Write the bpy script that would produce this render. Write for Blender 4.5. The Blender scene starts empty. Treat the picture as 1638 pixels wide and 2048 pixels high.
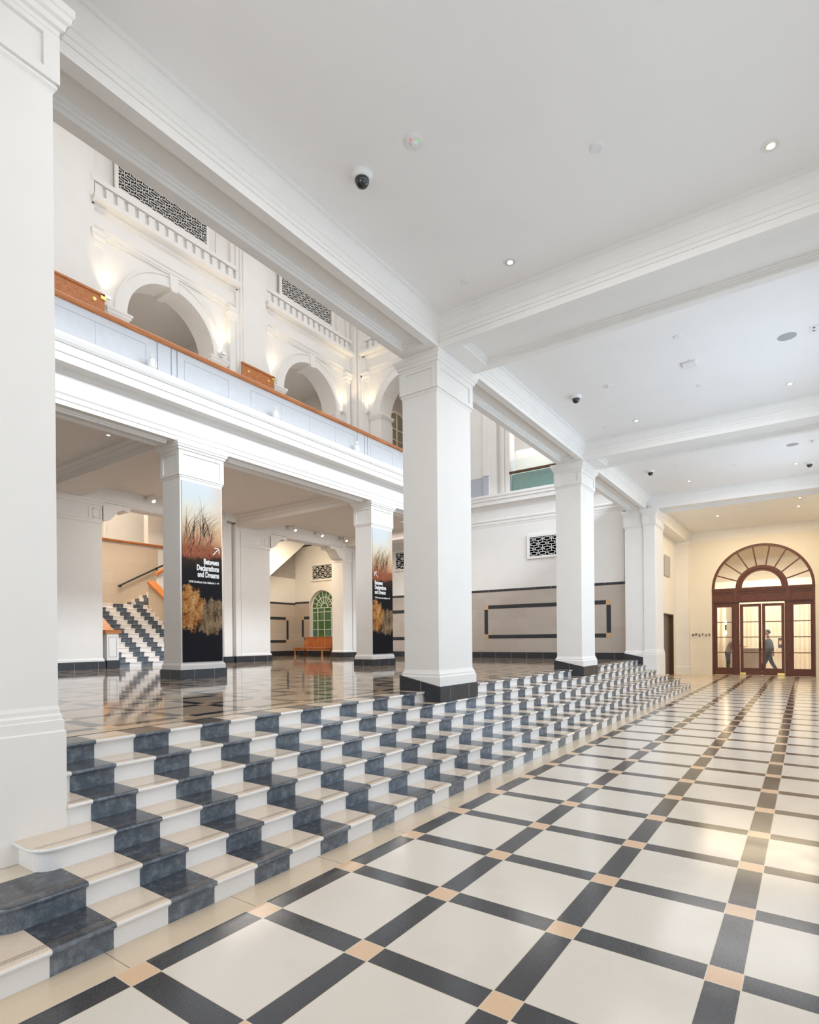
import bpy, bmesh, math, random
from mathutils import Vector, Matrix
random.seed(7)
S = bpy.context.scene
COL = S.collection
PI = math.pi

# ------------------------------------------------------------------ camera
cd = bpy.data.cameras.new('camera')
cam = bpy.data.objects.new('camera', cd); COL.objects.link(cam); S.camera = cam
F, CX, CY, YAW, ROLL = 1129.03, 819.0, 1277.52, -0.61416, -0.009
CAMX, CAMY, CAMZ = 2.75483, -1.51433, 1.65821
cd.sensor_fit = 'VERTICAL'; cd.sensor_height = 36.0; cd.lens = F / 2048 * 36.0
cd.shift_x = (819.0 - CX) / 2048; cd.shift_y = (CY - 1024) / 2048
cd.clip_start = 0.05; cd.clip_end = 200
fw = Vector((math.sin(YAW), math.cos(YAW), 0)); rt = Vector((math.cos(YAW), -math.sin(YAW), 0)); up = Vector((0, 0, 1))
r2 = rt * math.cos(ROLL) + up * math.sin(ROLL); u2 = up * math.cos(ROLL) - rt * math.sin(ROLL)
m = Matrix((r2, u2, -fw)).transposed().to_4x4(); m.translation = (CAMX, CAMY, CAMZ)
cam.matrix_world = m

# ------------------------------------------------------------------ exposure, world, big lights
S.view_settings.view_transform = 'Standard'; S.view_settings.look = 'None'
S.view_settings.gamma = 1; S.view_settings.use_curve_mapping = False
S.view_settings.exposure = 0.78
S.cycles.max_bounces = 10; S.cycles.diffuse_bounces = 6; S.cycles.glossy_bounces = 4
S.cycles.transparent_max_bounces = 12; S.cycles.sample_clamp_indirect = 6
W = bpy.data.worlds.new('world'); S.world = W; W.use_nodes = True
W.node_tree.nodes['Background'].inputs[0].default_value = (0.85, 0.92, 1, 1)
W.node_tree.nodes['Background'].inputs[1].default_value = 0.6

def area(name, loc, direction, sx, sy, power, col=(1, 1, 1), spread=PI):
    l = bpy.data.lights.new(name, 'AREA'); l.shape = 'RECTANGLE'; l.size = sx; l.size_y = sy
    l.energy = power; l.color = col; l.spread = spread
    o = bpy.data.objects.new(name, l); COL.objects.link(o); o.location = loc
    o.rotation_euler = Vector(direction).to_track_quat('-Z', 'Y').to_euler(); return o

COOL = (0.58, 0.78, 1.0); WARM = (1.0, 0.74, 0.45); NEUT = (1.0, 0.985, 0.965); WARMISH = (1.0, 0.86, 0.68)
# daylight through the street-side windows of the hall (right wall, out of frame)
for i, y in enumerate((2.6, 9.0, 15.3)):
    area('hall_window_light', (3.80, y, 3.3), (-1, 0, 0), 3.4, 2.9, (16, 66, 66)[i], (COOL, COOL, COOL)[i])
# glazed entrance behind the camera
area('entrance_light', (1.0, -3.7, 2.6), (0, 1, 0), 4.5, 4.0, 36, NEUT)
# bright sky beyond the clerestory openings above the hall roof, and the atrium skylight
area('clerestory_sky_light', (9.0, 8.5, 14.2), (-1, 0, -0.45), 24.0, 3.0, 2500, (0.84, 0.92, 1.0))
area('skylight', (-7.0, 8.5, 16.6), (0, 0, -1), 8.5, 17.0, 330, (0.97, 0.98, 1.0))
# lamps under the mezzanine, stair hall and lobby bay (recessed downlights of the place), and added fills
area('mezzanine_lamps', (-10.6, 8.3, 5.9), (0, 0, -1), 3.0, 3.0, 66, (1.0, .95, .89))
area('mezzanine_lamps', (-10.6, 14.8, 5.9), (0, 0, -1), 3.0, 3.0, 66, (1.0, .95, .89))
area('stair_hall_lamps', (-15.6, 8.6, 8.6), (-.35, 0.05, -1), 2.4, 3.0, 200, WARMISH)
area('stair_upper_fill', (-18.7, 8.6, 9.2), (-.5, 0, -1), 1.2, 4.0, 110, WARMISH)  # added fill without a fitting, brightens the wall above the landing
area('alcove_lamps', (-15.4, 15.4, 5.6), (-0.3, 0.5, -1), 1.2, 1.2, 60, (1, 0.8, 0.55))
area('lobby_lamps', (1.2, 22.6, 6.15), (0, 0, -1), 3.6, 4.5, 120, (1.0, 0.80, 0.52))
area('restaurant_lamps', (1.2, 27.7, 4.6), (0, 0.25, -1), 4.2, 1.8, 170, (1.0, 0.87, 0.68))
for p_ in ((-15.6, 8.7, 12.6), (-15.6, 15.0, 12.6), (-11.5, 19.6, 12.6)):
    area('gallery_fill', p_, (0, 0, -1), 1.2, 1.2, 9, WARMISH)  # added fill without fittings, brightens the rooms behind the arches
for y in (2.2, 8.6, 14.9):
    area('hall_downlights', (1.2, y, 6.15), (0, 0, -1), 3.5, 4.5, 60, NEUT)
area('back_gallery_lamps', (-6.2, 20.6, 10.0), (0, -0.1, -1), 3.0, 3.0, 28, NEUT)

# ------------------------------------------------------------------ materials
class NT:
    def __init__(s, name):
        s.m = bpy.data.materials.new(name); s.m.use_nodes = True
        s.t = s.m.node_tree; s.n = s.t.nodes; s.l = s.t.links; s.b = s.n['Principled BSDF']
        s.tc = s.n.new('ShaderNodeTexCoord'); s.sp = s.n.new('ShaderNodeSeparateXYZ')
        s.l.new(s.tc.outputs['Object'], s.sp.inputs[0])
        s.x, s.y, s.z = s.sp.outputs
    def M(s, op, a, b=None, c=None):
        n = s.n.new('ShaderNodeMath'); n.operation = op
        for i, v in enumerate((a, b, c)):
            if v is None: continue
            if isinstance(v, (int, float)): n.inputs[i].default_value = v
            else: s.l.new(v, n.inputs[i])
        return n.outputs[0]
    def mix(s, f, a, b):
        n = s.n.new('ShaderNodeMix'); n.data_type = 'RGBA'
        s.put(f, n.inputs[0]); s.put(a, n.inputs[6]); s.put(b, n.inputs[7]); return n.outputs[2]
    def put(s, v, inp):
        if isinstance(v, (int, float)): inp.default_value = v
        elif isinstance(v, tuple): inp.default_value = v if len(v) == 4 else (*v, 1)
        else: s.l.new(v, inp)
    def noise(s, scale, detail=4, rough=.5, vec=None, stretch=None):
        n = s.n.new('ShaderNodeTexNoise'); n.inputs['Scale'].default_value = scale
        n.inputs['Detail'].default_value = detail; n.inputs['Roughness'].default_value = rough
        if stretch:
            mp = s.n.new('ShaderNodeMapping'); mp.inputs['Scale'].default_value = stretch
            s.l.new(s.tc.outputs['Object'], mp.inputs[0]); s.l.new(mp.outputs[0], n.inputs[0])
        else: s.l.new(s.tc.outputs['Object'], n.inputs[0])
        return n.outputs[0]
    def ramp(s, f, stops, interp='LINEAR'):
        n = s.n.new('ShaderNodeValToRGB'); n.color_ramp.interpolation = interp
        e = n.color_ramp.elements
        e[0].position, e[0].color = stops[0][0], (*stops[0][1], 1); e[1].position, e[1].color = stops[-1][0], (*stops[-1][1], 1)
        for p, c in stops[1:-1]:
            k = e.new(p); k.color = (*c, 1)
        s.l.new(f, n.inputs[0]); return n.outputs[0]
    def bump(s, h, strength=.1, dist=.01):
        n = s.n.new('ShaderNodeBump'); n.inputs['Strength'].default_value = strength; n.inputs['Distance'].default_value = dist
        s.l.new(h, n.inputs['Height']); s.l.new(n.outputs[0], s.b.inputs['Normal'])
    def base(s, c): s.put(c, s.b.inputs['Base Color'])
    def rough(s, r): s.put(r, s.b.inputs['Roughness'])
    def near(s, v, w): return s.M('LESS_THAN', s.M('ABSOLUTE', v), w)   # 1 where |v| < w
    def fr(s, v): return s.M('SUBTRACT', v, s.M('ROUND', v))             # signed distance to the nearest integer
    def AND(s, a, b): return s.M('MULTIPLY', a, b)
    def OR(s, a, b): return s.M('MAXIMUM', a, b)

def simple(name, col, rough=.5, metal=0.0, var=.06, scale=6.0, bump=0.0, spec=.5, stretch=None):
    t = NT(name); n = t.noise(scale, 4, .55, stretch=stretch)
    d = tuple(max(0, c * (1 - var)) for c in col); l = tuple(min(1, c * (1 + var)) for c in col)
    t.base(t.ramp(n, [(.3, d), (.7, l)])); t.rough(rough); t.b.inputs['Metallic'].default_value = metal
    t.b.inputs['Specular IOR Level'].default_value = spec
    if bump: t.bump(n, bump)
    return t.m

M = {}
M['paint'] = simple('white_paint', (.83, .815, .79), .55, var=.015, scale=2.5, spec=.3)
M['ceilpaint'] = simple('ceiling_paint', (.87, .86, .85), .7, var=.012, scale=1.5, spec=.2)
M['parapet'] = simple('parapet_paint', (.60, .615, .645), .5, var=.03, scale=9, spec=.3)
M['cream'] = simple('cream_paint', (.80, .72, .56), .6, var=.02, scale=2.0, spec=.25)
M['beigeceil'] = simple('beige_ceiling_paint', (.76, .72, .68), .7, var=.02, scale=1.5, spec=.2)
M['groove'] = simple('groove_line', (.20, .25, .34), .6, var=.1)
M['granite'] = simple('black_granite', (.035, .038, .045), .28, var=.45, scale=60, spec=.5)
M['mortar'] = simple('pale_joint', (.38, .37, .36), .7)
M['wood'] = simple('orange_teak', (.48, .17, .05), .35, var=.3, scale=7, stretch=(1, .25, 5))
M['benchwood'] = simple('bench_teak', (.40, .13, .04), .35, var=.35, scale=9, stretch=(1, 1, .25))
M['darkwood'] = simple('dark_door_timber', (.115, .035, .018), .38, var=.35, scale=14, stretch=(2, 2, .4))
M['black'] = simple('black_metal', (.015, .015, .017), .35, var=.1)
M['void'] = simple('dark_cavity', (.006, .007, .010), .8, var=.1)
M['chrome'] = simple('brushed_chrome', (.75, .75, .76), .2, 1.0, var=.05)
M['bronze'] = simple('bronze_rail', (.14, .075, .045), .35, .6, var=.1)
M['brass'] = simple('polished_brass', (.85, .62, .22), .2, 1.0, var=.05)
M['lift'] = simple('lift_steel', (.17, .155, .145), .4, .5, var=.05)
M['plastic'] = simple('white_plastic', (.80, .80, .80), .35, var=.02)
M['greyplastic'] = simple('grey_mesh', (.40, .40, .42), .5, var=.08, scale=90)
M['dome'] = simple('smoked_dome', (.008, .009, .012), .05, var=.1, spec=.9)
M['suit'] = simple('charcoal_suit', (.13, .13, .14), .8, var=.15, scale=40)
M['greyjacket'] = simple('grey_jacket', (.22, .21, .20), .8, var=.15, scale=40)
M['trousers'] = simple('dark_trousers', (.035, .038, .045), .8, var=.15, scale=40)
M['skin'] = simple('skin', (.55, .32, .22), .5, var=.08)
M['hair'] = simple('dark_hair', (.02, .014, .010), .55, var=.3, scale=60)
M['shirt'] = simple('white_shirt', (.8, .8, .8), .7)
M['desk'] = simple('ribbed_desk_timber', (.50, .40, .32), .5, var=.15, scale=10, stretch=(4, 4, .5))
M['sheer'] = simple('sheer_curtain', (.80, .74, .64), .85, var=.06, scale=5, stretch=(8, 8, .2))
M['letters'] = simple('dark_bronze_letters', (.05, .035, .02), .4, .3)
M['grey_stone'] = simple('grey_stone', (.42, .40, .38), .5, var=.12, scale=5)

def glass(name, tint=(1, 1, 1), refl=.08):
    t = NT(name); n = t.n; l = t.l
    tr = n.new('ShaderNodeBsdfTransparent'); tr.inputs[0].default_value = (*tint, 1)
    gl = n.new('ShaderNodeBsdfGlossy'); gl.inputs['Roughness'].default_value = .02
    mx = n.new('ShaderNodeMixShader'); fr = n.new('ShaderNodeFresnel'); fr.inputs[0].default_value = 1.45
    l.new(fr.outputs[0], mx.inputs[0]); l.new(tr.outputs[0], mx.inputs[1]); l.new(gl.outputs[0], mx.inputs[2])
    l.new(mx.outputs[0], n['Material Output'].inputs[0]); return t.m
M['glass'] = glass('clear_glass', (.97, .98, .97))
M['teal'] = glass('teal_glass', (.85, .945, .93))
M['paleteal'] = glass('pale_teal_glass', (.93, .975, .96))

def emit(name, col, k):
    t = NT(name); t.base((0, 0, 0)); t.put(col, t.b.inputs['Emission Color']); t.b.inputs['Emission Strength'].default_value = k; return t.m
M['lampwarm'] = emit('lamp_warm', (1, .72, .40), 9)
M['lampwhite'] = emit('lamp_white', (1, .93, .82), 3.5)
M['ledgreen'] = emit('led_green', (.05, .8, .1), .8)
M['ledred'] = emit('led_red', (.9, .05, .03), .8)

def terrazzo(t, a, b):
    n1 = t.noise(170, 3, .6); n2 = t.noise(1.6, 4, .6)
    c = t.mix(t.M('MULTIPLY', t.M('SUBTRACT', n1, .35), 1.6), a, b)
    return t.mix(t.M('MULTIPLY', t.M('MAXIMUM', t.M('SUBTRACT', n2, .52), 0), 1.2), c, tuple(v * .8 for v in a))

def floor_mat(name, offx, offy, rough, border, warm, ta=(.60, .55, .485), tb=(.76, .705, .635)):
    t = NT(name); P = .8; w = .0965
    u = t.M('DIVIDE', t.M('SUBTRACT', t.x, offx), P); v = t.M('DIVIDE', t.M('SUBTRACT', t.y, offy), P)
    fu = t.fr(u); fv = t.fr(v)
    if border > 0: inside = t.M('GREATER_THAN', t.x, offx - P * w - .001)
    else: inside = t.M('LESS_THAN', t.x, offx + P * w + .001)
    bu = t.AND(t.near(fu, w), inside); bv = t.AND(t.near(fv, w), inside)
    peach = t.AND(bu, bv); dark = t.M('SUBTRACT', t.OR(bu, bv), peach)
    tile = terrazzo(t, ta, tb)
    edge = terrazzo(t, (.56 * warm[0], .48 * warm[1], .38 * warm[2]), (.66 * warm[0], .57 * warm[1], .46 * warm[2]))
    c = t.mix(inside, edge, tile)
    n = t.noise(150, 2, .6)
    c = t.mix(dark, c, t.ramp(n, [(.3, (.022, .023, .027)), (.72, (.062, .063, .068))]))
    c = t.mix(peach, c, t.ramp(n, [(.3, (.60, .40, .25)), (.7, (.72, .50, .33))]))
    ju = t.near(t.M('SUBTRACT', t.M('ABSOLUTE', fu), w), .0035); jv = t.near(t.M('SUBTRACT', t.M('ABSOLUTE', fv), w), .0035)
    j = t.AND(t.OR(ju, jv), inside)
    jb = t.AND(t.near(fv, .004), t.M('SUBTRACT', 1, inside))
    c = t.mix(j, c, (.62, .54, .42)); c = t.mix(jb, c, (.30, .25, .19))
    t.base(c); n3 = t.noise(3.0, 3)
    t.rough(t.M('ADD', rough, t.M('MULTIPLY', t.M('MAXIMUM', t.M('SUBTRACT', n3, .45), 0), .25)))
    t.b.inputs['Specular IOR Level'].default_value = .5
    return t.m
M['floor'] = floor_mat('hall_terrazzo', .012, 0.0, .14, 1, (1.08, 1.03, .96))
M['platform'] = floor_mat('platform_terrazzo', -2.42, 0.25, .05, -1, (.85, .78, .7), (.42, .325, .24), (.52, .41, .31))

def step_mat(name, y0, period, lines=True, lo=None, hi=None):
    # stone blocks alternating black and cream along local y; three fine grooves behind the nosing (local x = 0)
    t = NT(name)
    yy = t.y if lo is None else t.M('MINIMUM', t.M('MAXIMUM', t.y, lo), hi)
    v = t.M('DIVIDE', t.M('SUBTRACT', yy, y0), period * 2)
    f = t.M('SUBTRACT', v, t.M('FLOOR', v)); dark = t.M('LESS_THAN', f, .5)
    n = t.noise(130, 3, .6); n2 = t.noise(14, 5, .65)
    cd_ = t.mix(t.M('MULTIPLY', t.M('MAXIMUM', t.M('SUBTRACT', n2, .5), 0), 1.6), t.ramp(n, [(.3, (.030, .033, .040)), (.75, (.075, .082, .095))]), (.22, .25, .29))
    cl = t.ramp(n, [(.3, (.60, .50, .395)), (.75, (.73, .62, .51))])
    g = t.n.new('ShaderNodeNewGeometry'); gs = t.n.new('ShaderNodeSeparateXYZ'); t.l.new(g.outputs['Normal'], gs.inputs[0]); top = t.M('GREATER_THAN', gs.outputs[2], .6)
    cd_ = t.mix(top, t.mix(t.M('MULTIPLY', t.M('MAXIMUM', t.M('SUBTRACT', n2, .45), 0), 1.8), t.ramp(n, [(.3, (.075, .095, .125)), (.75, (.15, .18, .215))]), (.40, .44, .48)), cd_)  # dark risers: worn paleness, plus bluish side light put into the colour
    cl = t.mix(top, t.ramp(n, [(.3, (.83, .83, .83)), (.75, (.90, .90, .90))]), cl)  # cream: cool light on risers, warm light on treads put into the colour
    c = t.mix(dark, cl, cd_)
    if lines:
        ln = t.OR(t.OR(t.near(t.M('ADD', t.x, .020), .0022), t.near(t.M('ADD', t.x, .034), .0022)), t.near(t.M('ADD', t.x, .048), .0022))
        ln = t.AND(ln, t.M('GREATER_THAN', gs.outputs[2], .9))
        c = t.mix(ln, c, t.mix(dark, (.10, .07, .05), (.16, .13, .10)))
    t.base(c); t.rough(.16); t.bump(n2, .04, .004); return t.m
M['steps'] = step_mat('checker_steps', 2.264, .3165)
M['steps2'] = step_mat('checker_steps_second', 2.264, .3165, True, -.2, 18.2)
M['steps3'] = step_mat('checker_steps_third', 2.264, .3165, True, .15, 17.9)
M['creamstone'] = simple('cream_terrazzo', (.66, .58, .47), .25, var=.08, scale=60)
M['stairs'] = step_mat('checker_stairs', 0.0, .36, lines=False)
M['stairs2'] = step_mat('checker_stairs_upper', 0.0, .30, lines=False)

def stone_mat(name, a, b, bw, bh, rough=.45):
    t = NT(name)
    br = t.n.new('ShaderNodeTexBrick'); cmb = t.n.new('ShaderNodeCombineXYZ')
    t.l.new(t.x, cmb.inputs[0]); t.l.new(t.z, cmb.inputs[1]); t.l.new(cmb.outputs[0], br.inputs[0])
    br.offset = .5; br.inputs['Scale'].default_value = 1; br.inputs['Brick Width'].default_value = bw; br.inputs['Row Height'].default_value = bh
    br.inputs['Mortar Size'].default_value = .0025; br.inputs['Color1'].default_value = (*a, 1); br.inputs['Color2'].default_value = (*b, 1)
    br.inputs['Mortar'].default_value = (*tuple(v * .82 for v in a), 1)
    n = t.noise(30, 4, .6)
    t.base(t.mix(t.M('MULTIPLY', n, .25), br.outputs[0], tuple(v * .75 for v in a))); t.rough(rough); return t.m
M['stone'] = stone_mat('limestone_wainscot', (.50, .44, .385), (.57, .505, .445), .69, .40)
M['stairstone'] = stone_mat('stair_limestone', (.60, .50, .39), (.66, .56, .45), 1.3, .42)

def striped(name, a, b, n):
    t = NT(name); v = t.M('MULTIPLY', t.x, n); f = t.M('SUBTRACT', v, t.M('FLOOR', v))
    t.base(t.ramp(f, [(0, a), (.5, b), (1, a)])); t.rough(.85); return t.m
M['curtain'] = striped('pleated_curtain', (.62, .50, .36), (.90, .84, .74), 5.5)
M['blind'] = striped('grey_blind', (.20, .18, .16), (.30, .27, .24), 14)

def stained():
    t = NT('green_stained_glass')
    cx = t.M('FLOOR', t.M('MULTIPLY', t.x, 3.23)); cz = t.M('FLOOR', t.M('MULTIPLY', t.z, 2.3))
    wn = t.n.new('ShaderNodeTexWhiteNoise'); wn.noise_dimensions = '2D'; cmb = t.n.new('ShaderNodeCombineXYZ')
    t.l.new(cx, cmb.inputs[0]); t.l.new(cz, cmb.inputs[1]); t.l.new(cmb.outputs[0], wn.inputs[0])
    c = t.ramp(wn.outputs[0], [(0, (.045, .12, .035)), (.45, (.06, .13, .07)), (.8, (.09, .17, .08)), (.95, (.04, .12, .17))], 'CONSTANT')
    t.base(c); t.rough(.15); t.put(c, t.b.inputs['Emission Color']); t.b.inputs['Emission Strength'].default_value = .12; return t.m
M['stained'] = stained()

def banner_mat():
    # printed banner: pale sky, tawny haze, ember-brown thicket, black ground, ochre rocks (a plain stand-in)
    t = NT('printed_banner'); H = 3.65
    n = t.noise(2.2, 6, .62); n2 = t.noise(7, 6, .65); n3 = t.noise(3.1, 5, .6, stretch=(1.0, 1, .8))
    h = t.M('ADD', t.M('DIVIDE', t.z, H), t.M('MULTIPLY', t.M('SUBTRACT', n, .5), .12))
    c = t.ramp(h, [(0, (.012, .012, .018)), (.50, (.010, .009, .010)), (.575, (.030, .018, .012)), (.60, (.22, .07, .035)), (.645, (.24, .09, .04)), (.69, (.38, .22, .12)), (.75, (.50, .36, .23)), (.80, (.58, .50, .38)), (.87, (.60, .58, .52)), (.93, (.54, .59, .60)), (1, (.56, .60, .62))])
    hx = t.M('MULTIPLY', t.M('MAXIMUM', t.M('SUBTRACT', t.x, .15), 0), 1.3)
    c = t.mix(t.AND(hx, t.M('GREATER_THAN', t.z, H * .66)), c, (.62, .36, .20))
    zz = t.M('DIVIDE', t.z, H)
    e1 = t.M('POWER', t.M('DIVIDE', t.M('ADD', t.x, .33), .36), 2); e2 = t.M('POWER', t.M('DIVIDE', t.M('SUBTRACT', zz, .30), .135), 2)
    left = t.M('SUBTRACT', 1, t.M('ADD', e1, e2))
    f1 = t.M('POWER', t.M('DIVIDE', t.M('SUBTRACT', t.x, .22), .40), 2); f2 = t.M('POWER', t.M('DIVIDE', t.M('SUBTRACT', zz, .255), .115), 2)
    right = t.M('SUBTRACT', 1, t.M('ADD', f1, f2))
    n4 = t.noise(20, 6, .7); n5 = t.noise(4.2, 5, .55, stretch=(1.5, 1, .8))
    lm = t.M('MULTIPLY', t.M('MAXIMUM', t.M('ADD', left, t.M('MULTIPLY', t.M('SUBTRACT', n2, .53), 2.4)), 0), 4)
    rm = t.M('MULTIPLY', t.M('MAXIMUM', t.M('ADD', right, t.M('MULTIPLY', t.M('SUBTRACT', n5, .52), 2.8)), 0), 4)
    shade = t.M('ADD', t.M('MULTIPLY', n5, .6), t.M('MULTIPLY', n4, .4))
    c = t.mix(t.M('MINIMUM', rm, 1), c, t.ramp(shade, [(.36, (.020, .014, .010)), (.46, (.11, .07, .035)), (.54, (.26, .18, .10)), (.64, (.42, .32, .19))]))
    c = t.mix(t.M('MINIMUM', lm, 1), c, t.ramp(shade, [(.35, (.02, .012, .008)), (.43, (.24, .09, .025)), (.51, (.46, .20, .055)), (.58, (.55, .33, .13)), (.67, (.70, .60, .44))]))
    t.b.inputs['Specular IOR Level'].default_value = .12
    t.base(c); t.rough(.5); return t.m
M['banner'] = banner_mat()
M['reed'] = simple('reed_print', (.13, .07, .035), .6, var=.4, scale=12)
M['ember'] = simple('ember_print', (.34, .085, .035), .6, var=.4, scale=12)

# ------------------------------------------------------------------ geometry helpers
class MB:
    def __init__(s): s.v = []; s.f = []; s.mi = []; s.cur = 0
    def quad(s, *p):
        b = len(s.v); s.v += [tuple(q) for q in p]; s.f.append(tuple(range(b, b + len(p)))); s.mi.append(s.cur)
    def box(s, x0, x1, y0, y1, z0, z1):
        b = len(s.v)
        s.v += [(x0, y0, z0), (x1, y0, z0), (x1, y1, z0), (x0, y1, z0), (x0, y0, z1), (x1, y0, z1), (x1, y1, z1), (x0, y1, z1)]
        for f in ((3, 2, 1, 0), (4, 5, 6, 7), (0, 1, 5, 4), (1, 2, 6, 5), (2, 3, 7, 6), (3, 0, 4, 7)):
            s.f.append(tuple(b + i for i in f)); s.mi.append(s.cur)
        return s
    def loft(s, rings, caps=True, closed=True):
        b = len(s.v); n = len(rings[0])
        for r in rings: s.v += [tuple(p) for p in r]
        for k in range(len(rings) - 1):
            for i in range(n if closed else n - 1):
                j = (i + 1) % n
                s.f.append((b + k * n + i, b + k * n + j, b + (k + 1) * n + j, b + (k + 1) * n + i)); s.mi.append(s.cur)
        if caps:
            s.f.append(tuple(b + i for i in reversed(range(n)))); s.mi.append(s.cur)
            e = b + (len(rings) - 1) * n
            s.f.append(tuple(e + i for i in range(n))); s.mi.append(s.cur)
        return s
    def rects(s, x0, x1, y0, y1, prof, caps=True):      # stacked mouldings around a rectangular core: (out, z)
        return s.loft([[(x0 - o, y0 - o, z), (x1 + o, y0 - o, z), (x1 + o, y1 + o, z), (x0 - o, y1 + o, z)] for o, z in prof], caps)
    def prism_y(s, poly, y0, y1):                        # polygon of (x, z) extruded along y
        return s.loft([[(x, y, z) for x, z in poly] for y in (y0, y1)])
    def prism_x(s, poly, x0, x1):                        # polygon of (y, z) extruded along x
        return s.loft([[(x, y, z) for y, z in poly] for x in (x0, x1)])
    def lathe(s, prof, c=(0, 0, 0), n=24, axis='z'):
        rings = []
        for r, h in prof:
            rg = []
            for i in range(n):
                a = 2 * PI * i / n; p = (r * math.cos(a), r * math.sin(a), h)
                if axis == 'y': p = (p[0], p[2], p[1])
                if axis == 'x': p = (p[2], p[0], p[1])
                rg.append((p[0] + c[0], p[1] + c[1], p[2] + c[2]))
            rings.append(rg)
        return s.loft(rings)
    def tube(s, pts, r, n=8):
        pts = [Vector(p) for p in pts]; rings = []
        for i, p in enumerate(pts):
            d = (pts[min(i + 1, len(pts) - 1)] - pts[max(i - 1, 0)]).normalized()
            a = d.cross(Vector((0, 0, 1)) if abs(d.z) < .9 else Vector((1, 0, 0))).normalized(); b = d.cross(a)
            rr = r[i] if isinstance(r, (list, tuple)) else r
            rings.append([tuple(p + a * (rr * math.cos(2 * PI * k / n)) + b * (rr * math.sin(2 * PI * k / n))) for k in range(n)])
        return s.loft(rings)
    def bar(s, p, q, w, t, nrm):                         # flat bar from p to q, width w, thickness t along nrm
        p, q, nrm = Vector(p), Vector(q), Vector(nrm).normalized(); d = (q - p).normalized(); a = d.cross(nrm) * (w / 2); k = nrm * (t / 2)
        return s.loft([[tuple(e - a - k), tuple(e + a - k), tuple(e + a + k), tuple(e - a + k)] for e in (p, q)])
    def arc_band(s, cx, zs, r0, r1, y0, y1, a0=0, a1=PI, n=28):   # annular band in the xz plane
        rings = []
        for i in range(n + 1):
            a = a0 + (a1 - a0) * i / n; c, sn = math.cos(a), math.sin(a)
            rings.append([(cx + r0 * c, y0, zs + r0 * sn), (cx + r1 * c, y0, zs + r1 * sn), (cx + r1 * c, y1, zs + r1 * sn), (cx + r0 * c, y1, zs + r0 * sn)])
        return s.loft(rings)
    def arch_wall(s, x0, x1, z0, z1, cx, r, zs, y0, depth, zb=None, n=28):   # wall face y0 with an arched opening, reveal to y0+depth
        zb = z0 if zb is None else zb
        q = s.quad
        for y, fl in ((y0, 0), (y0 + depth, 1)):
            o = (lambda *p: q(*(reversed(p) if fl else p)))
            o((x0, y, z0), (cx - r, y, z0), (cx - r, y, z1), (x0, y, z1))
            o((cx + r, y, z0), (x1, y, z0), (x1, y, z1), (cx + r, y, z1))
            if zb > z0: o((cx - r, y, z0), (cx + r, y, z0), (cx + r, y, zb), (cx - r, y, zb))
            for i in range(n):
                a, b = PI - PI * i / n, PI - PI * (i + 1) / n
                pa, pb = (cx + r * math.cos(a), zs + r * math.sin(a)), (cx + r * math.cos(b), zs + r * math.sin(b))
                o((pa[0], y, pa[1]), (pb[0], y, pb[1]), (pb[0], y, z1), (pa[0], y, z1))
        y1 = y0 + depth
        pts = [(cx - r, zb)] + [(cx - r * math.cos(PI * i / n), zs + r * math.sin(PI * i / n)) for i in range(n + 1)] + [(cx + r, zb)]
        for a, b in zip(pts, pts[1:]): q((a[0], y0, a[1]), (a[0], y1, a[1]), (b[0], y1, b[1]), (b[0], y0, b[1]))
        q((cx - r, y0, zb), (cx + r, y0, zb), (cx + r, y1, zb), (cx - r, y1, zb))
        return s

def build(name, mb, mat, parent=None, loc=None, rotz=None, smooth=False, mats=None):
    me = bpy.data.meshes.new(name); me.from_pydata(mb.v, [], mb.f)
    for mt in (mats or [mat]): me.materials.append(M[mt] if isinstance(mt, str) else mt)
    if mats:
        for p, i in zip(me.polygons, mb.mi): p.material_index = i
    bm = bmesh.new(); bm.from_mesh(me); bmesh.ops.remove_doubles(bm, verts=bm.verts, dist=1e-5)
    bmesh.ops.recalc_face_normals(bm, faces=bm.faces); bm.to_mesh(me); bm.free()
    if smooth: me.shade_smooth()
    o = bpy.data.objects.new(name, me); COL.objects.link(o)
    if parent: o.parent = parent
    if loc: o.location = loc
    if rotz is not None: o.rotation_euler = (0, 0, rotz)
    return o
def tag(o, label=None, cat=None, group=None, kind=None):
    if label: o['label'] = label
    if cat: o['category'] = cat
    if group: o['group'] = group
    if kind: o['kind'] = kind
    return o
def empty(name, loc=(0, 0, 0), rotz=0.0, label=None, cat=None, group=None, kind=None):
    o = bpy.data.objects.new(name, None); COL.objects.link(o); o.location = loc; o.rotation_euler = (0, 0, rotz)
    o.empty_display_size = .1
    return tag(o, label, cat, group, kind)
def struct(name, mb, mat, **k):
    o = build(name, mb, mat, **k)
    if not k.get('parent'): o['kind'] = 'structure'
    return o
def copy_tree(o, loc, rotz=None, label=None, group=None, parent=None):
    c = o.copy(); COL.objects.link(c)
    if parent: c.parent = parent
    else:
        c.location = loc
        if rotz is not None: c.rotation_euler = (0, 0, rotz)
        if label: c['label'] = label
        if group: c['group'] = group
    for ch in o.children: copy_tree(ch, None, parent=c)
    return c

RISE, TREAD, XS = .148, .304, -.318
ZP = 6 * RISE

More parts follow.
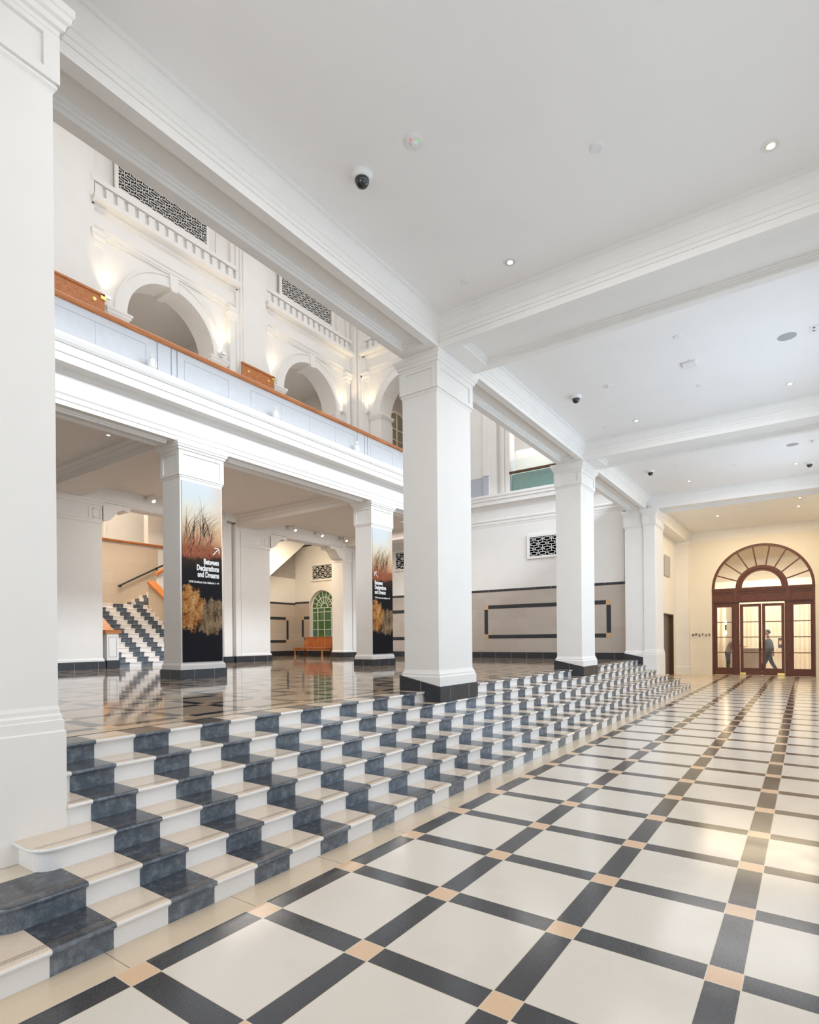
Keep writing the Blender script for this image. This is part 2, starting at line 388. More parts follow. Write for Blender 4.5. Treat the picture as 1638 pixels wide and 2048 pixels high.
# ------------------------------------------------------------------ floors, ceilings, shell
fl = MB(); fl.box(-2.6, 4.2, -4.0, 26.0, -.3, 0); struct('floor', fl, 'floor')
pf = MB(); pf.box(-19.6, XS - 5 * TREAD - .28, -3.0, 18.3, ZP - .25, ZP); struct('floor', pf, 'platform')
cl = MB(); cl.box(-1.9, 8.4, -4.0, 26.0, 6.2, 6.4); struct('ceiling', cl, 'ceilpaint')  # part beyond the right wall is unseen, added to block sky light
rw = MB()
for y0, y1 in ((-4.0, .9), (4.3, 7.3), (10.7, 13.6), (17.0, 26.0)): rw.box(3.9, 4.2, y0, y1, 0, 6.2)
for y0, y1 in ((.9, 4.3), (7.3, 10.7), (13.6, 17.0)): rw.box(3.9, 4.2, y0, y1, 0, .9); rw.box(3.9, 4.2, y0, y1, 4.5, 6.2)
struct('wall_right', rw, 'paint')
fwl = MB(); fwl.box(-2.6, -1.3, -4.2, -3.9, 0, 6.2); fwl.box(3.3, 4.2, -4.2, -3.9, 0, 6.2); fwl.box(-1.3, 3.3, -4.2, -3.9, 4.7, 6.2); fwl.box(-19.6, -2.3, -3.2, -3.0, ZP, 17)
struct('wall_front', fwl, 'paint')
# last bay: left wall behind the steps with its lift opening
lw = MB(); lw.box(-2.25, -1.97, 19.2, 22.5, 0, 5.9); lw.box(-2.25, -1.97, 24.95, 26.0, 0, 5.9); lw.box(-2.25, -1.97, 22.5, 24.95, 2.58, 5.9)
struct('wall_left', lw, 'paint')
# wall over the hall beam that closes the atrium (clerestory openings above)
aw = MB(); aw.box(-2.1, -1.9, -3.0, 18.3, 6.1, 6.6); aw.box(-2.1, -1.9, -3.0, 18.3, 9.4, 17)
struct('wall_atrium', aw, 'paint')
ac = MB(); ac.box(-19.6, -1.9, -3.0, 22.0, 17.0, 17.2); struct('ceiling', ac, 'ceilpaint')

# ------------------------------------------------------------------ beams of the hall
COR = [(0, 5.80), (0, 5.885), (.012, 5.89), (.012, 5.935), (.024, 5.94), (.024, 5.995), (.040, 6.005), (.040, 6.03), (.052, 6.045), (.070, 6.085), (.098, 6.125), (.105, 6.150), (.125, 6.155), (.125, 6.205)]
def long_beam(mb, x0, x1, y0, y1, right=True, left=True, panels=()):
    # runs along y, soffit z 5.80 with sunk panels
    poly = [(x1 + o, z) for o, z in COR] if right else [(x1, 5.80), (x1, 6.205)]
    lp = [(x0 - o, z) for o, z in COR] if left else [(x0, 5.80), (x0, 6.205)]
    core = [(x, max(z, 5.89)) for x, z in lp[::-1]] + [(x, max(z, 5.89)) for x, z in poly]
    mb.prism_y(core, y0, y1)
    # lower 9 cm: edge strips leave the panels sunk
    e = .125; ys = y0
    for a, b in list(panels) + [(y1, y1)]:
        mb.box(x0, x1, ys, a, 5.80, 5.891); ys = b
        if b > a:
            mb.box(x0, x0 + e, a, b, 5.80, 5.891); mb.box(x1 - e, x1, a, b, 5.80, 5.891)
            for k, (w, h) in enumerate(((.028, .055), (.05, .03))):
                mb.box(x0 + e - .001, x0 + e + w, a, b, 5.891 - h, 5.8915); mb.box(x1 - e - w, x1 - e + .001, a, b, 5.891 - h, 5.8915)
                mb.box(x0 + e + .0006, x1 - e - .0006, a - .001, a + w, 5.8916 - h, 5.8921); mb.box(x0 + e + .0006, x1 - e - .0006, b - w, b + .001, 5.8916 - h, 5.8921)
lb = MB(); long_beam(lb, -2.12, -1.50, -3.0, 17.95, True, False, [(.30, 5.12), (6.62, 11.44), (12.94, 17.75)])
struct('trim_1', lb, 'paint')
def swap(mb):   # turn a y-running mesh into an x-running one
    mb.v = [(y, x, z) for x, y, z in mb.v]; return mb
for i, (y0, y1) in enumerate(((-1.0, .05), (5.33, 6.34), (11.64, 12.62), (18.02, 19.0))):
    cb = MB(); long_beam(cb, y0, y1, -1.50, 3.9, True, True, [(-1.2, 3.5)]); swap(cb)
    struct('trim_%d' % (i + 2), cb, 'paint')
eb = MB(); long_beam(eb, -2.12, -1.50, 19.0, 26.0, True, False, [])
swapc = MB(); swapc.prism_x([(25.985 - o, z) for o, z in COR] + [(26.05, 6.205), (26.05, 5.80)], -1.5, 3.9); eb.v_off = 0
struct('trim_6', eb, 'paint'); struct('trim_7', swapc, 'paint')

# ------------------------------------------------------------------ wide entrance steps
def rrect(x0, x1, y0, y1, r, ends, n=6):
    # plan outline; front corners (x1 side) rounded where ends says so
    pts = [(x0, y0)]
    if ends[0]: pts += [(x1 - r + r * math.sin(a), y0 + r - r * math.cos(a)) for a in [PI / 2 * i / n for i in range(n + 1)]]
    else: pts.append((x1, y0))
    if ends[1]: pts += [(x1 - r + r * math.cos(a), y1 - r + r * math.sin(a)) for a in [PI / 2 * i / n for i in range(n + 1)]]
    else: pts.append((x1, y1))
    pts.append((x0, y1)); return pts
def step_profile(z0, z1): return [(0, z0), (0, z1 - .048), (.006, z1 - .047), (.006, z1 - .040), (.012, z1 - .034), (.026, z1 - .030), (.032, z1 - .024), (.035, z1 - .014), (.032, z1 - .005), (.024, z1)]
steps = empty('entrance_steps', (XS, 9.0, 0), label='broad flight of six black and cream chequered stone steps rising from the hall floor', cat='steps')
ends = [(-.70, 18.75, 1, 1), (-.385, 18.46, 1, 1), (-.07, 18.20, 1, 1), (.212, 17.91, 0, 0), (.172, 17.925, 0, 0), (.172, 17.925, 0, 0)]
for k, (ya, yb, ra, rb) in enumerate(ends):
    xf = XS - k * TREAD; z0, z1 = k * RISE, (k + 1) * RISE
    back = xf - TREAD - (.06 if k < 5 else 0.0)
    if k == 2: back = -1.245
    mb = MB(); rings = []
    for o, z in step_profile(z0 - (.02 if k else 0), z1):
        rings.append([(x - xf, y, z) for x, y in rrect(back, xf + o, ya - o * ra, yb + o * rb, .10 + o, (ra, rb))])
    mb.loft(rings)
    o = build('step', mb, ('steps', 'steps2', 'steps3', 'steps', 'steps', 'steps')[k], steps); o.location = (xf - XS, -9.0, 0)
# returns of the two lower steps back to the piers
for k in (0, 1):
    xf = XS - k * TREAD; z0, z1 = k * RISE, (k + 1) * RISE
    for (ya, yb) in ((ends[k][0], .12), (17.99, ends[k][1])):
        mb = MB(); mb.box(-1.32 - xf, xf - TREAD - .05 - xf, ya + .02, yb - .02, z0, z1 - .001)
        o = build('step_return', mb, 'creamstone', steps); o.location = (xf - XS, -9.0, 0)

# ------------------------------------------------------------------ pillars
def frame_panels(mb, x0, x1, y0, y1, z0, z1, e=.07, d=.018, faces='xXyY'):
    # raised border on each face so that the middle reads as a sunk panel
    for f in faces:
        if f in 'yY':
            ya, yb = (y0 - d, y0 + .002) if f == 'y' else (y1 - .002, y1 + d)
            a0, a1 = x0, x1
            mb.box(a0, a0 + e, ya, yb, z0, z1); mb.box(a1 - e, a1, ya, yb, z0, z1)
            mb.box(a0 + e, a1 - e, ya, yb, z0, z0 + e * .8); mb.box(a0 + e, a1 - e, ya, yb, z1 - e * .5, z1)
        else:
            xa, xb = (x0 - d, x0 + .002) if f == 'x' else (x1 - .002, x1 + d)
            mb.box(xa, xb, y0 - d, y0 + e, z0, z1); mb.box(xa, xb, y1 - e, y1 + d, z0, z1)
            mb.box(xa, xb, y0 + e, y1 - e, z0, z0 + e * .8); mb.box(xa, xb, y0 + e, y1 - e, z1 - e * .5, z1)
def capital_mb(x0, x1, y0, y1, zb, zt):
    h = zt - zb; mb = MB()
    mb.rects(x0, x1, y0, y1, [(0, zb - .02), (.006, zb), (.020, zb + .02), (.020, zb + .035), (.012, zb + .05), (.012, zt - .19), (.030, zt - .185), (.034, zt - .155), (.055, zt - .145), (.062, zt - .11), (.082, zt - .095), (.088, zt - .06), (.100, zt - .05), (.100, zt)])
    frame_panels(mb, x0 - .012, x1 + .012, y0 - .012, y1 + .012, zb + .05, zt - .19, .075, .020)
    return mb
def hall_pillar(y0, label, plinth=True):
    x0, x1 = -2.195, -1.588; ya, yb = y0 + .06, y0 + 1.05
    base = (-1.89, y0 + .555, .74)
    r = empty('pillar', base, label=label, cat='pillar', group=None)
    def P(name, mb, mat):
        mb.v = [(x - base[0], y - base[1], z - base[2]) for x, y, z in mb.v]; return build(name, mb, mat, r)
    s = MB(); s.rects(x0, x1, ya, yb, [(.045, .90), (.045, 1.10), (.030, 1.115), (.030, 1.145), (.022, 1.15), (.010, 1.175), (0, 1.20), (0, 5.26)]); P('shaft', s, 'paint')
    P('capital', capital_mb(x0, x1, ya, yb, 5.235, 5.80), 'paint')
    p = MB(); p.prism_y([(-2.25, .889), (-1.80, .889), (-1.80, .742), (-1.53, .742), (-1.53, .965), (-2.25, 1.115)], y0, y0 + 1.11); pl = P('plinth', p, 'granite')
    j = MB()
    for yy in (y0 + .28, y0 + .83): j.box(-1.531, -1.529, yy - .003, yy + .003, .745, .962)
    j.box(-1.873, -1.867, y0 - .001, y0 + .001, .75, 1.034)
    jo = build('joint', j, 'mortar', pl); jo.location = tuple(-c for c in base)
    return r
hall_pillar(5.316, 'nearest free-standing white pillar on the steps, second from the left edge of the hall')
hall_pillar(11.63, 'white free-standing pillar on the steps midway along the hall, in front of the framed stone wall panel')
# end piers, with the deeper part that stands down on the lower steps
def end_pier(near):
    y0 = -.95 if near else 17.93
    lab = 'large plain white pier at the left edge, rising beside the rounded step ends' if near else 'white end pier where the steps stop, beside the lift doorway at the far end'
    base = (-1.7, y0 + .55, .30); r = empty('pier', base, label=lab, cat='pier')
    def P(name, mb, mat):
        mb.v = [(x - base[0], y - base[1], z - base[2]) for x, y, z in mb.v]; return build(name, mb, mat, r)
    xm0, xm1 = -2.195, -1.53
    s = MB(); s.rects(xm0, xm1, y0 + .06, y0 + 1.05, [(.045, .90), (.045, 1.10), (.030, 1.115), (.030, 1.145), (.010, 1.175), (0, 1.20), (0, 5.26)]); P('shaft', s, 'paint')
    P('capital', capital_mb(xm0, xm1 - .06, y0 + .06, y0 + 1.05, 5.235, 5.80), 'paint')
    ya, yb = (y0 - .25, y0 + 1.125) if near else (y0 + .02, y0 + 1.28)
    e = MB(); e.rects(-1.60, -1.25, ya, yb, [(.034, .297), (.034, 1.075), (.026, 1.085), (.026, 1.15), (.018, 1.155), (.018, 1.18), (.008, 1.195), (.008, 1.22), (0, 1.245), (0, 5.28)]); P('shaft', e, 'paint')
    P('capital', capital_mb(-1.60, -1.25, ya, yb, 5.25, 5.80), 'paint')
    p = MB(); ym = (y0, y0 + 1.11); p.prism_y([(-2.25, .889), (-1.80, .889), (-1.80, .742), (-1.535, .742), (-1.535, .965), (-2.25, 1.115)], *ym); P('plinth', p, 'granite')
end_pier(True); end_pier(False)

# ------------------------------------------------------------------ platform pillars with banners
def text_mesh(txt, size, align, bold, sx=1.0, extrude=.0015, font_offset=0.0):
    cu = bpy.data.curves.new('txt', 'FONT'); cu.body = txt; cu.size = size; cu.align_x = align
    cu.offset = bold; cu.extrude = extrude; cu.space_character = 1.0; cu.resolution_u = 3
    o = bpy.data.objects.new('txt', cu); COL.objects.link(o)
    dg = bpy.context.evaluated_depsgraph_get(); dg.update()
    me = bpy.data.meshes.new_from_object(o.evaluated_get(dg)); bpy.data.objects.remove(o)
    # letters lie in xy; stand them up in xz facing -y
    me.transform(Matrix(((sx, 0, 0, 0), (0, 0, -1, 0), (0, 1, 0, 0), (0, 0, 0, 1)))); return me
def text_obj(name, txt, size, align, bold, mat, parent, loc, sx=1.0, extrude=.0015):
    me = text_mesh(txt, size, align, bold, sx, extrude); me.name = name
    me.materials.clear(); me.materials.append(M[mat]); o = bpy.data.objects.new(name, me); COL.objects.link(o)
    o.parent = parent; o.location = loc; return o
def platform_pillar(y0, y1, label):
    xq = -7.455; x0 = xq - .60
    base = (x0 + .3, (y0 + y1) / 2, ZP); r = empty('pillar', base, label=label, cat='pillar')
    def P(name, mb, mat):
        mb.v = [(x - base[0], y - base[1], z - base[2]) for x, y, z in mb.v]; return build(name, mb, mat, r)
    s = MB(); s.rects(x0, xq, y0, y1, [(.035, ZP), (.035, 1.16), (.02, 1.185), (0, 1.21), (0, 4.92)]); P('shaft', s, 'paint')
    P('capital', capital_mb(x0, xq, y0, y1, 4.93, 5.632), 'paint')
    p = MB(); p.rects(x0, xq, y0, y1, [(.055, ZP), (.055, 1.075)]); pl = P('plinth', p, 'granite')
    j = MB()
    for f in (.26, .74): yy = y0 + (y1 - y0) * f; j.box(xq + .054, xq + .0565, yy - .003, yy + .003, ZP, 1.073)
    j.box(x0 + .297, x0 + .303, y0 - .0565, y0 - .054, ZP, 1.073)
    jo = build('joint', j, 'mortar', pl); jo.location = tuple(-c for c in base)
def banner(y0, y1, left, label):
    W_, H = y1 - y0, 3.65
    r = empty('banner', (-7.44, (y0 + y1) / 2, 1.225), PI / 2, label=label, cat='banner')
    b = MB(); b.box(-W_ / 2, W_ / 2, -.008, .012, 0, H); build('printed_panel', b, 'banner', r)
    rnd = random.Random(3 if left else 5)
    # reeds: flat printed blades on the upper half
    for nm, mt, n, z0, hh in (('reed_motif', 'reed', 60, 2.50, .62), ('ember_motif', 'ember', 70, 2.25, .34)):
        g = MB()
        for i in range(n):
            x = rnd.uniform(-.42, .22); lean = rnd.uniform(-.5, 1.3); h = hh * rnd.uniform(.4, 1.25); w = rnd.uniform(.004, .010); pts = []
            x0_, zz = x, z0 + rnd.uniform(-.15, .25)
            for k in range(9):
                t = k / 8; pts.append((x0_ + lean * h * t ** 1.8, zz + h * (t - .22 * abs(lean) * t * t)))
            for (a, c), (a2, c2), t in zip(pts, pts[1:], range(8)):
                wa, wb = w * (1 - t / 8), w * (1 - (t + 1) / 8)
                if max(abs(a), abs(a2)) > W_ / 2 - .02: break
                g.quad((a - wa, -.0095, c), (a + wa, -.0095, c), (a2 + wb, -.0095, c2), (a2 - wb, -.0095, c2))
        build(nm, g, mt, r)
    sx = -1 if not left else 1
    al = 'RIGHT' if not left else 'LEFT'; X = (W_ / 2 - .075) if not left else (-W_ / 2 + .085)
    for k, (tx, z) in enumerate((('Between', 2.015), ('Declarations', 1.880), ('and Dreams', 1.745))):
        text_obj('lettering', tx, .158, al, .0062, 'shirt', r, (X, -.010, z), .66)
    text_obj('lettering', 'UOB Southeast Asia Galleries 1\u201314', .062, al, .0016, 'shirt', r, (X, -.010, 1.615), .80)
    a = MB(); c = X - .07 if not left else X + .07; z = 2.30; s = .075; d = 1 if not left else -1; n = (0, -1, 0)
    a.bar((c - d * s, -.0105, z - s), (c + d * s, -.0105, z + s), .018, .003, n)
    a.bar((c + d * s, -.0105, z + s + .009), (c + d * s, -.0105, z - s * .55), .018, .003, n)
    a.bar((c + d * (s + .009), -.0105, z + s), (c - d * s * .55, -.0105, z + s), .018, .003, n)
    build('arrow', a, 'shirt', r)
platform_pillar(5.06, 6.05, 'white platform pillar carrying the banner nearest the camera, left of the view')
platform_pillar(11.11, 12.09, 'white platform pillar carrying the farther banner, just left of the big hall pillar')
banner(5.09, 6.02, False, 'tall printed banner on the left pillar, arrow pointing up right above white lettering')
banner(11.13, 12.07, True, 'tall printed banner on the farther pillar, arrow pointing up left above white lettering')

# ------------------------------------------------------------------ mezzanine edge
def mezz_profile(x):   # (x, z) outline facing +x, from the soffit up
    return [(x - .60, 5.632), (x, 5.632), (x, 5.715), (x + .015, 5.72), (x + .015, 5.80), (x + .035, 5.83), (x + .035, 5.86), (x + .02, 5.865), (x + .02, 6.145), (x + .05, 6.16), (x + .06, 6.20), (x + .09, 6.235), (x + .28, 6.24), (x + .28, 6.37), (x + .30, 6.385), (x + .30, 6.52), (x + .32, 6.53), (x + .345, 6.57), (x + .365, 6.63), (x + .365, 6.685), (x + .10, 6.72), (x + .10, 6.80), (x - .60, 6.80)]
me_ = MB(); me_.prism_y(mezz_profile(-7.42), -3.0, 15.4)
for (a, b) in ((-.9, 4.85), (6.3, 10.85), (12.35, 15.3)):
    me_.box(-7.62, -7.55, a, b, 5.585, 5.634); me_.box(-7.60, -7.57, a, b, 5.56, 5.59)
    me_.box(-7.97, -7.90, a, b, 5.585, 5.634)
struct('trim_8', me_, 'paint')
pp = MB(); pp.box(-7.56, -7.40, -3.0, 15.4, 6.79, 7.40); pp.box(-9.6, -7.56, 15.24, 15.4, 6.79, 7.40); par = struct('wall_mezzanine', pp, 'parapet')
g = MB()
def gl(y0, y1, z0, z1): g.box(-7.4005, -7.3985, y0, y1, z0, z1)
for y0, y1 in ((-1.2, 4.35), (5.15, 6.2), (6.8, 10.35), (11.05, 12.1), (12.7, 15.2)):
    z0, z1 = 6.86, 7.255
    gl(y0, y1, z1, z1 + .006); gl(y0, y1, z0, z0 + .004); gl(y0, y0 + .006, z0, z1); gl(y1 - .006, y1, z0, z1)
    k = y0 + .9
    while k < y1 - .3: gl(k, k + .004, z0, z1); k += .93
for y in (4.57, 4.86, 4.985, 10.45, 10.77, 10.90): g.box(-7.401, -7.394, y, y + .012, 6.80, 7.46)
build('joint_lines', g, 'groove', par)
hr = MB(); hr.prism_y([(-7.60, 7.40), (-7.37, 7.40), (-7.355, 7.42), (-7.355, 7.475), (-7.375, 7.50), (-7.58, 7.505), (-7.60, 7.48)], -3.0, 15.4)
tag(build('handrail', hr, 'wood'), 'long orange timber handrail capping the white mezzanine parapet', 'handrail')
ms = MB(); ms.box(-13.6, -7.9, -3.0, 15.4, 6.0, 6.6); ms.box(-13.6, -9.6, 15.4, 18.3, 6.0, 6.6); struct('floor', ms, 'beigeceil')
# beams under the mezzanine
for i, (y0, y1) in enumerate(((5.0, 5.95), (11.08, 12.05), (16.7, 17.4))):
    b = MB(); pr = [(0, 5.632), (0, 5.75), (.02, 5.755), (.02, 5.82), (.05, 5.86), (.05, 5.90), (.10, 5.95), (.10, 6.0)]
    b.prism_x([(y0 - o, z) for o, z in pr][::-1] + [(y1 + o, z) for o, z in pr], -13.5, -7.95)
    struct('trim_%d' % (9 + i), b, 'beigeceil')

# ------------------------------------------------------------------ stair-side piers (plane x = -13.5) and lintels
XR = -13.5
def stair_pier(y0, y1, label, strips=(), depth=.55):
    base = (XR - depth / 2, (y0 + y1) / 2, ZP); r = empty('pier', base, label=label, cat='pier')
    def P(name, mb, mat):
        mb.v = [(x - base[0], y - base[1], z - base[2]) for x, y, z in mb.v]; return build(name, mb, mat, r)
    s = MB(); s.rects(XR - depth, XR, y0, y1, [(.03, ZP), (.03, 1.15), (.015, 1.17), (0, 1.19), (0, 5.0)])
    for a, b, d in strips: s.box(XR - depth + .1, XR + d, a, b, ZP, 5.7)
    P('shaft', s, 'paint')
    c = MB(); c.rects(XR - depth, XR, y0, y1, [(0, 4.96), (.02, 4.985), (.02, 5.02), (.012, 5.03), (.012, 5.47), (.03, 5.48), (.035, 5.54), (.06, 5.58), (.065, 5.64), (.10, 5.70), (.10, 5.76)])
    frame_panels(c, XR - depth, XR + .012, y0, y1 - .30, 5.06, 5.44, .07, .014, 'X'); c.box(XR + .01, XR + .027, y1 - .25, y1 - .05, 5.12, 5.14); c.box(XR + .01, XR + .027, y1 - .25, y1 - .05, 5.36, 5.38); c.box(XR + .01, XR + .027, y1 - .25, y1 - .23, 5.12, 5.38); c.box(XR + .01, XR + .027, y1 - .07, y1 - .05, 5.12, 5.38)
    P('capital', c, 'paint')
    p = MB(); p.rects(XR - depth, XR, y0, y1, [(.05, ZP), (.05, 1.10)]); 
    for a, b, d in strips: p.box(XR - depth + .1, XR + d + .05, a - .03, b + .03, ZP, 1.10)
    pl = P('plinth', p, 'granite'); j = MB(); yy = y0 + .5
    while yy < y1:
        j = MB(); j.box(XR + .049, XR + .052, yy - .003, yy + .003, ZP, 1.098); yy += .62
        jo = build('joint', j, 'mortar', pl); jo.location = tuple(-k for k in base)
stair_pier(4.0, 6.52, 'broad white pier left of the chequered staircase')
stair_pier(11.30, 12.60, 'broad white pier between the staircase and the window alcove', [(10.62, 10.95, -.05), (11.06, 11.27, .02)])
stair_pier(16.62, 17.20, 'narrow white pier right of the window alcove beside the bench', [(17.28, 17.50, -.02)], .62)
rl = MB()
for a, b in ((6.4, 10.7), (12.5, 16.7)):
    rl.prism_y([(XR - .5, 5.57), (XR - .04, 5.57), (XR - .04, 5.60), (XR, 5.605), (XR, 5.64), (XR + .03, 5.68), (XR + .05, 5.76), (XR + .05, 6.0), (XR - .5, 6.0)], a, b)
    rl.box(XR - .3, XR - .22, a + .8, b - .8, 5.545, 5.572); rl.box(XR - .17, XR - .13, a + .8, b - .8, 5.555, 5.572)
for a, b in ((-3.0, 6.5), (10.6, 12.6), (16.6, 18.3)): rl.prism_y([(XR - .5, 5.755), (XR + .06, 5.755), (XR + .08, 5.82), (XR + .10, 5.88), (XR + .10, 6.0), (XR - .5, 6.0)], a, b)
struct('trim_12', rl, 'paint')
lwl = MB(); lwl.box(XR - .80, XR - .66, -3.0, 4.6, ZP, 5.56); lwl.box(XR - .80, XR - .66, 10.57, 11.9, ZP, 5.56); lwl.box(XR - .90, XR - .78, 16.9, 18.29, ZP, 5.56); struct('wall_left', lwl, 'paint')
# scroll brackets at the heads of the openings
def bracket(y, d, label):
    r = empty('scroll_bracket', (XR - .28, y, 5.57), label=label, cat='bracket', group='carved scroll brackets')
    # profile in (y,z): S-scroll
    pts = [(0, 0), (.72, 0), (.76, -.06), (.73, -.13), (.66, -.13), (.52, -.10), (.40, -.17), (.30, -.30), (.20, -.42), (.06, -.47), (0, -.46)]
    b = MB(); b.prism_x([(p * d, q) for p, q in pts], -.22, .30); build('bracket_body', b, 'paint', r)
    rb = MB()
    for x in (-.20, -.02, .16, .30):
        rb.prism_x([(p * d * 1.04, q * 1.05 - .005) for p, q in pts], x - .03, x + .03)
    build('rib', rb, 'paint', r)
bracket(6.545, 1, 'white scroll bracket at the head of the staircase opening')
bracket(12.625, 1, 'white scroll bracket on the left of the window alcove head')
bracket(16.595, -1, 'white fluted scroll bracket on the right of the window alcove head')

# ------------------------------------------------------------------ staircase behind the first opening
SX0, ST, NR = -13.75, .235, 14
st = empty('staircase', (SX0, 8.5, ZP), label='chequered stone staircase climbing away behind the left banner pillar', cat='staircase')
for k in range(NR):
    xf = SX0 - k * ST; z0, z1 = ZP + k * RISE, ZP + (k + 1) * RISE; back = xf - ST - .05 if k < NR - 1 else -18.195
    y0_ = 6.95 if k < NR - 1 else 6.0
    mb = MB(); mb.loft([[(back - xf, y0_ - 8.5, z - ZP), (o * .8, y0_ - 8.5, z - ZP), (o * .8, 9.775 - 8.5, z - ZP), (back - xf, 9.775 - 8.5, z - ZP)] for o, z in step_profile(z0 - .02, z1)])
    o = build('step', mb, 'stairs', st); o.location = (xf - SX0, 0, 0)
ZL = ZP + NR * RISE
# second flight, turning along +y behind the landing
f2 = empty('stair_flight', (-17.62, 9.25, ZL), label='upper stair flight turning right from the landing, its pale sloping underside over the alcove', cat='staircase')
FT, FR = .30, .148
for k in range(30):
    mb = MB(); y = .35 + k * FT; mb.box(y, y + FT + .04, -.55, .57, k * FR + .001, (k + 1) * FR)
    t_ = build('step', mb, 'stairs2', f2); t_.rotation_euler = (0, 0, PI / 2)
wb = MB(); wb.prism_x([(1.40, -.0), (9.0, FR / FT * 8.1), (9.0, 3.68), (6.2, 1.50), (3.4, .55), (1.40, -.1)], -.56, .56); build('underside', wb, 'grey_stone', f2)
ws = MB(); ws.prism_x([(1.40, -.1), (3.4, .53), (6.2, 1.48), (9.0, 3.66), (9.0, 6.4), (1.0, 1.15), (1.0, -.0)], .57, .69); build('parapet', ws, 'paint', f2)
wr = MB(); wr.prism_x([(.95, 1.13), (9.0, 6.4), (9.0, 6.5), (.95, 1.23)], .50, .76); build('handrail', wr, 'wood', f2)
# solid balustrades either side of the first flight
def balustrade(y0, y1, label, newel):
    r = empty('stair_balustrade', (SX0, (y0 + y1) / 2, ZP), label=label, cat='balustrade'); yc = (y0 + y1) / 2
    b = MB(); L = 12.9 * ST
    if newel: b.box(-.05, .28, y0 - yc, y1 - yc, 0, 1.0)
    b.prism_y([(0, 0), (-L, 0), (-L, 12.9 * RISE + .95), (0, .95)], y0 - yc, y1 - yc); build('wall', b, 'paint' if newel else 'stairstone', r)
    h = MB(); h.prism_y([(0, .95), (-L, 12.9 * RISE + .95), (-L, 12.9 * RISE + 1.05), (0, 1.05)], y0 - yc - .05, y1 - yc + .05)
    if newel: h.box(-.05, .33, y0 - yc - .06, y1 - yc + .06, 1.0, 1.10)
    build('handrail', h, 'wood', r)
    if newel:
        p = MB(); p.box(-.05, .31, y0 - yc - .02, y1 - yc + .02, 0, .23); build('plinth', p, 'granite', r)
        q = MB()
        for a in ((.28, .283, -.12, -.11, .32, .9), (.28, .283, .10, .11, .32, .9), (.28, .283, -.12, .11, .32, .33), (.28, .283, -.12, .11, .89, .90)): q.box(*a)
        build('panel_line', q, 'groove', r)
balustrade(6.62, 6.95, 'white panelled newel and balustrade with orange rail at the foot of the stairs', True)
balustrade(9.78, 10.0, 'pale stone balustrade with curved orange timber rail on the right of the stairs', False)
lwall = MB(); lwall.box(-18.5, -18.2, 5.0, 10.6, ZP, 5.35); lw_ = struct('wall_landing', lwall, 'paint'); 
lwall2 = MB(); lwall2.quad((-18.199, 5.0, ZL), (-18.199, 18.3, ZL), (-18.199, 18.3, 5.35), (-18.199, 5.0, 5.35))
M['stairstone_x'] = M['stairstone']
o = MB(); o.box(-1, 5.0, -.004, .004, 0, 2.35); so = build('stone_facing', o, 'stairstone', lw_); so.location = (-18.196, 6.0, ZL); so.rotation_euler = (0, 0, PI / 2)
lr = MB(); lr.prism_y([(-18.45, 5.35), (-18.12, 5.35), (-18.10, 5.38), (-18.10, 5.43), (-18.45, 5.45)], 5.0, 11.8)
tag(build('handrail', lr, 'wood'), 'orange timber rail on top of the stone wall above the stair landing', 'handrail')
br_ = MB(); br_.tube([(-18.08, 9.36, 3.70), (-18.08, 13.2, 5.75)], .032); gr = empty('wall_handrail', (-18.2, 9.36, 3.70), label='black tubular handrail sloping up the stone landing wall', cat='handrail')
br_.v = [(x + 18.2, y - 9.36, z - 3.70) for x, y, z in br_.v]; build('rail', br_, 'black', gr)
for yy, zz in ((.12, .06), (1.55, .83), (3.0, 1.60)):
    b = MB(); b.lathe([(.05, 0), (.05, .02), (.02, .03), (.02, .12)], (0, yy, zz - .03), 12, 'x'); build('bracket', b, 'black', gr)
uw = MB(); uw.box(-19.9, -19.7, 3.0, 18.6, 5.0, 9.5); uw.box(-19.75, -19.55, 9.3, 9.42, 5.3, 9.5); uw.box(-19.75, -19.6, 9.6, 9.68, 5.3, 9.5); uw.box(-19.7, XR - .5, 3.0, 3.2, ZP, 9.5); uw.box(-19.7, -18.45, 3.2, 18.3, 5.0, 5.3); struct('wall_stair_hall', uw, 'paint')
sc = MB(); sc.box(-21.2, XR - .45, 3.0, 18.6, 9.5, 9.7); struct('ceiling', sc, 'ceilpaint')

# ------------------------------------------------------------------ alcove with the green window, and the back wall
YB = 18.3
def inlay(parent, name, x0, x1, z0, z1, mat, y=YB, d=.006):
    b = MB(); b.box(x0, x1, y - d, y + .002, z0, z1); return build(name, b, mat, parent)
bwm = MB()
GX, GR, GZS, GZB = -16.38, .84, 3.20, 1.70
bwm.arch_wall(-18.6, -15.0, ZP, 6.3, GX, GR, GZS, YB, .32, GZB)
bwm.box(-18.6, -13.6, YB, YB + .3, 6.25, 9.6)
bwm.box(-15.0, -2.31, YB, YB + .3, ZP - .2, 6.3)
wall_b = struct('wall_back', bwm, 'paint')
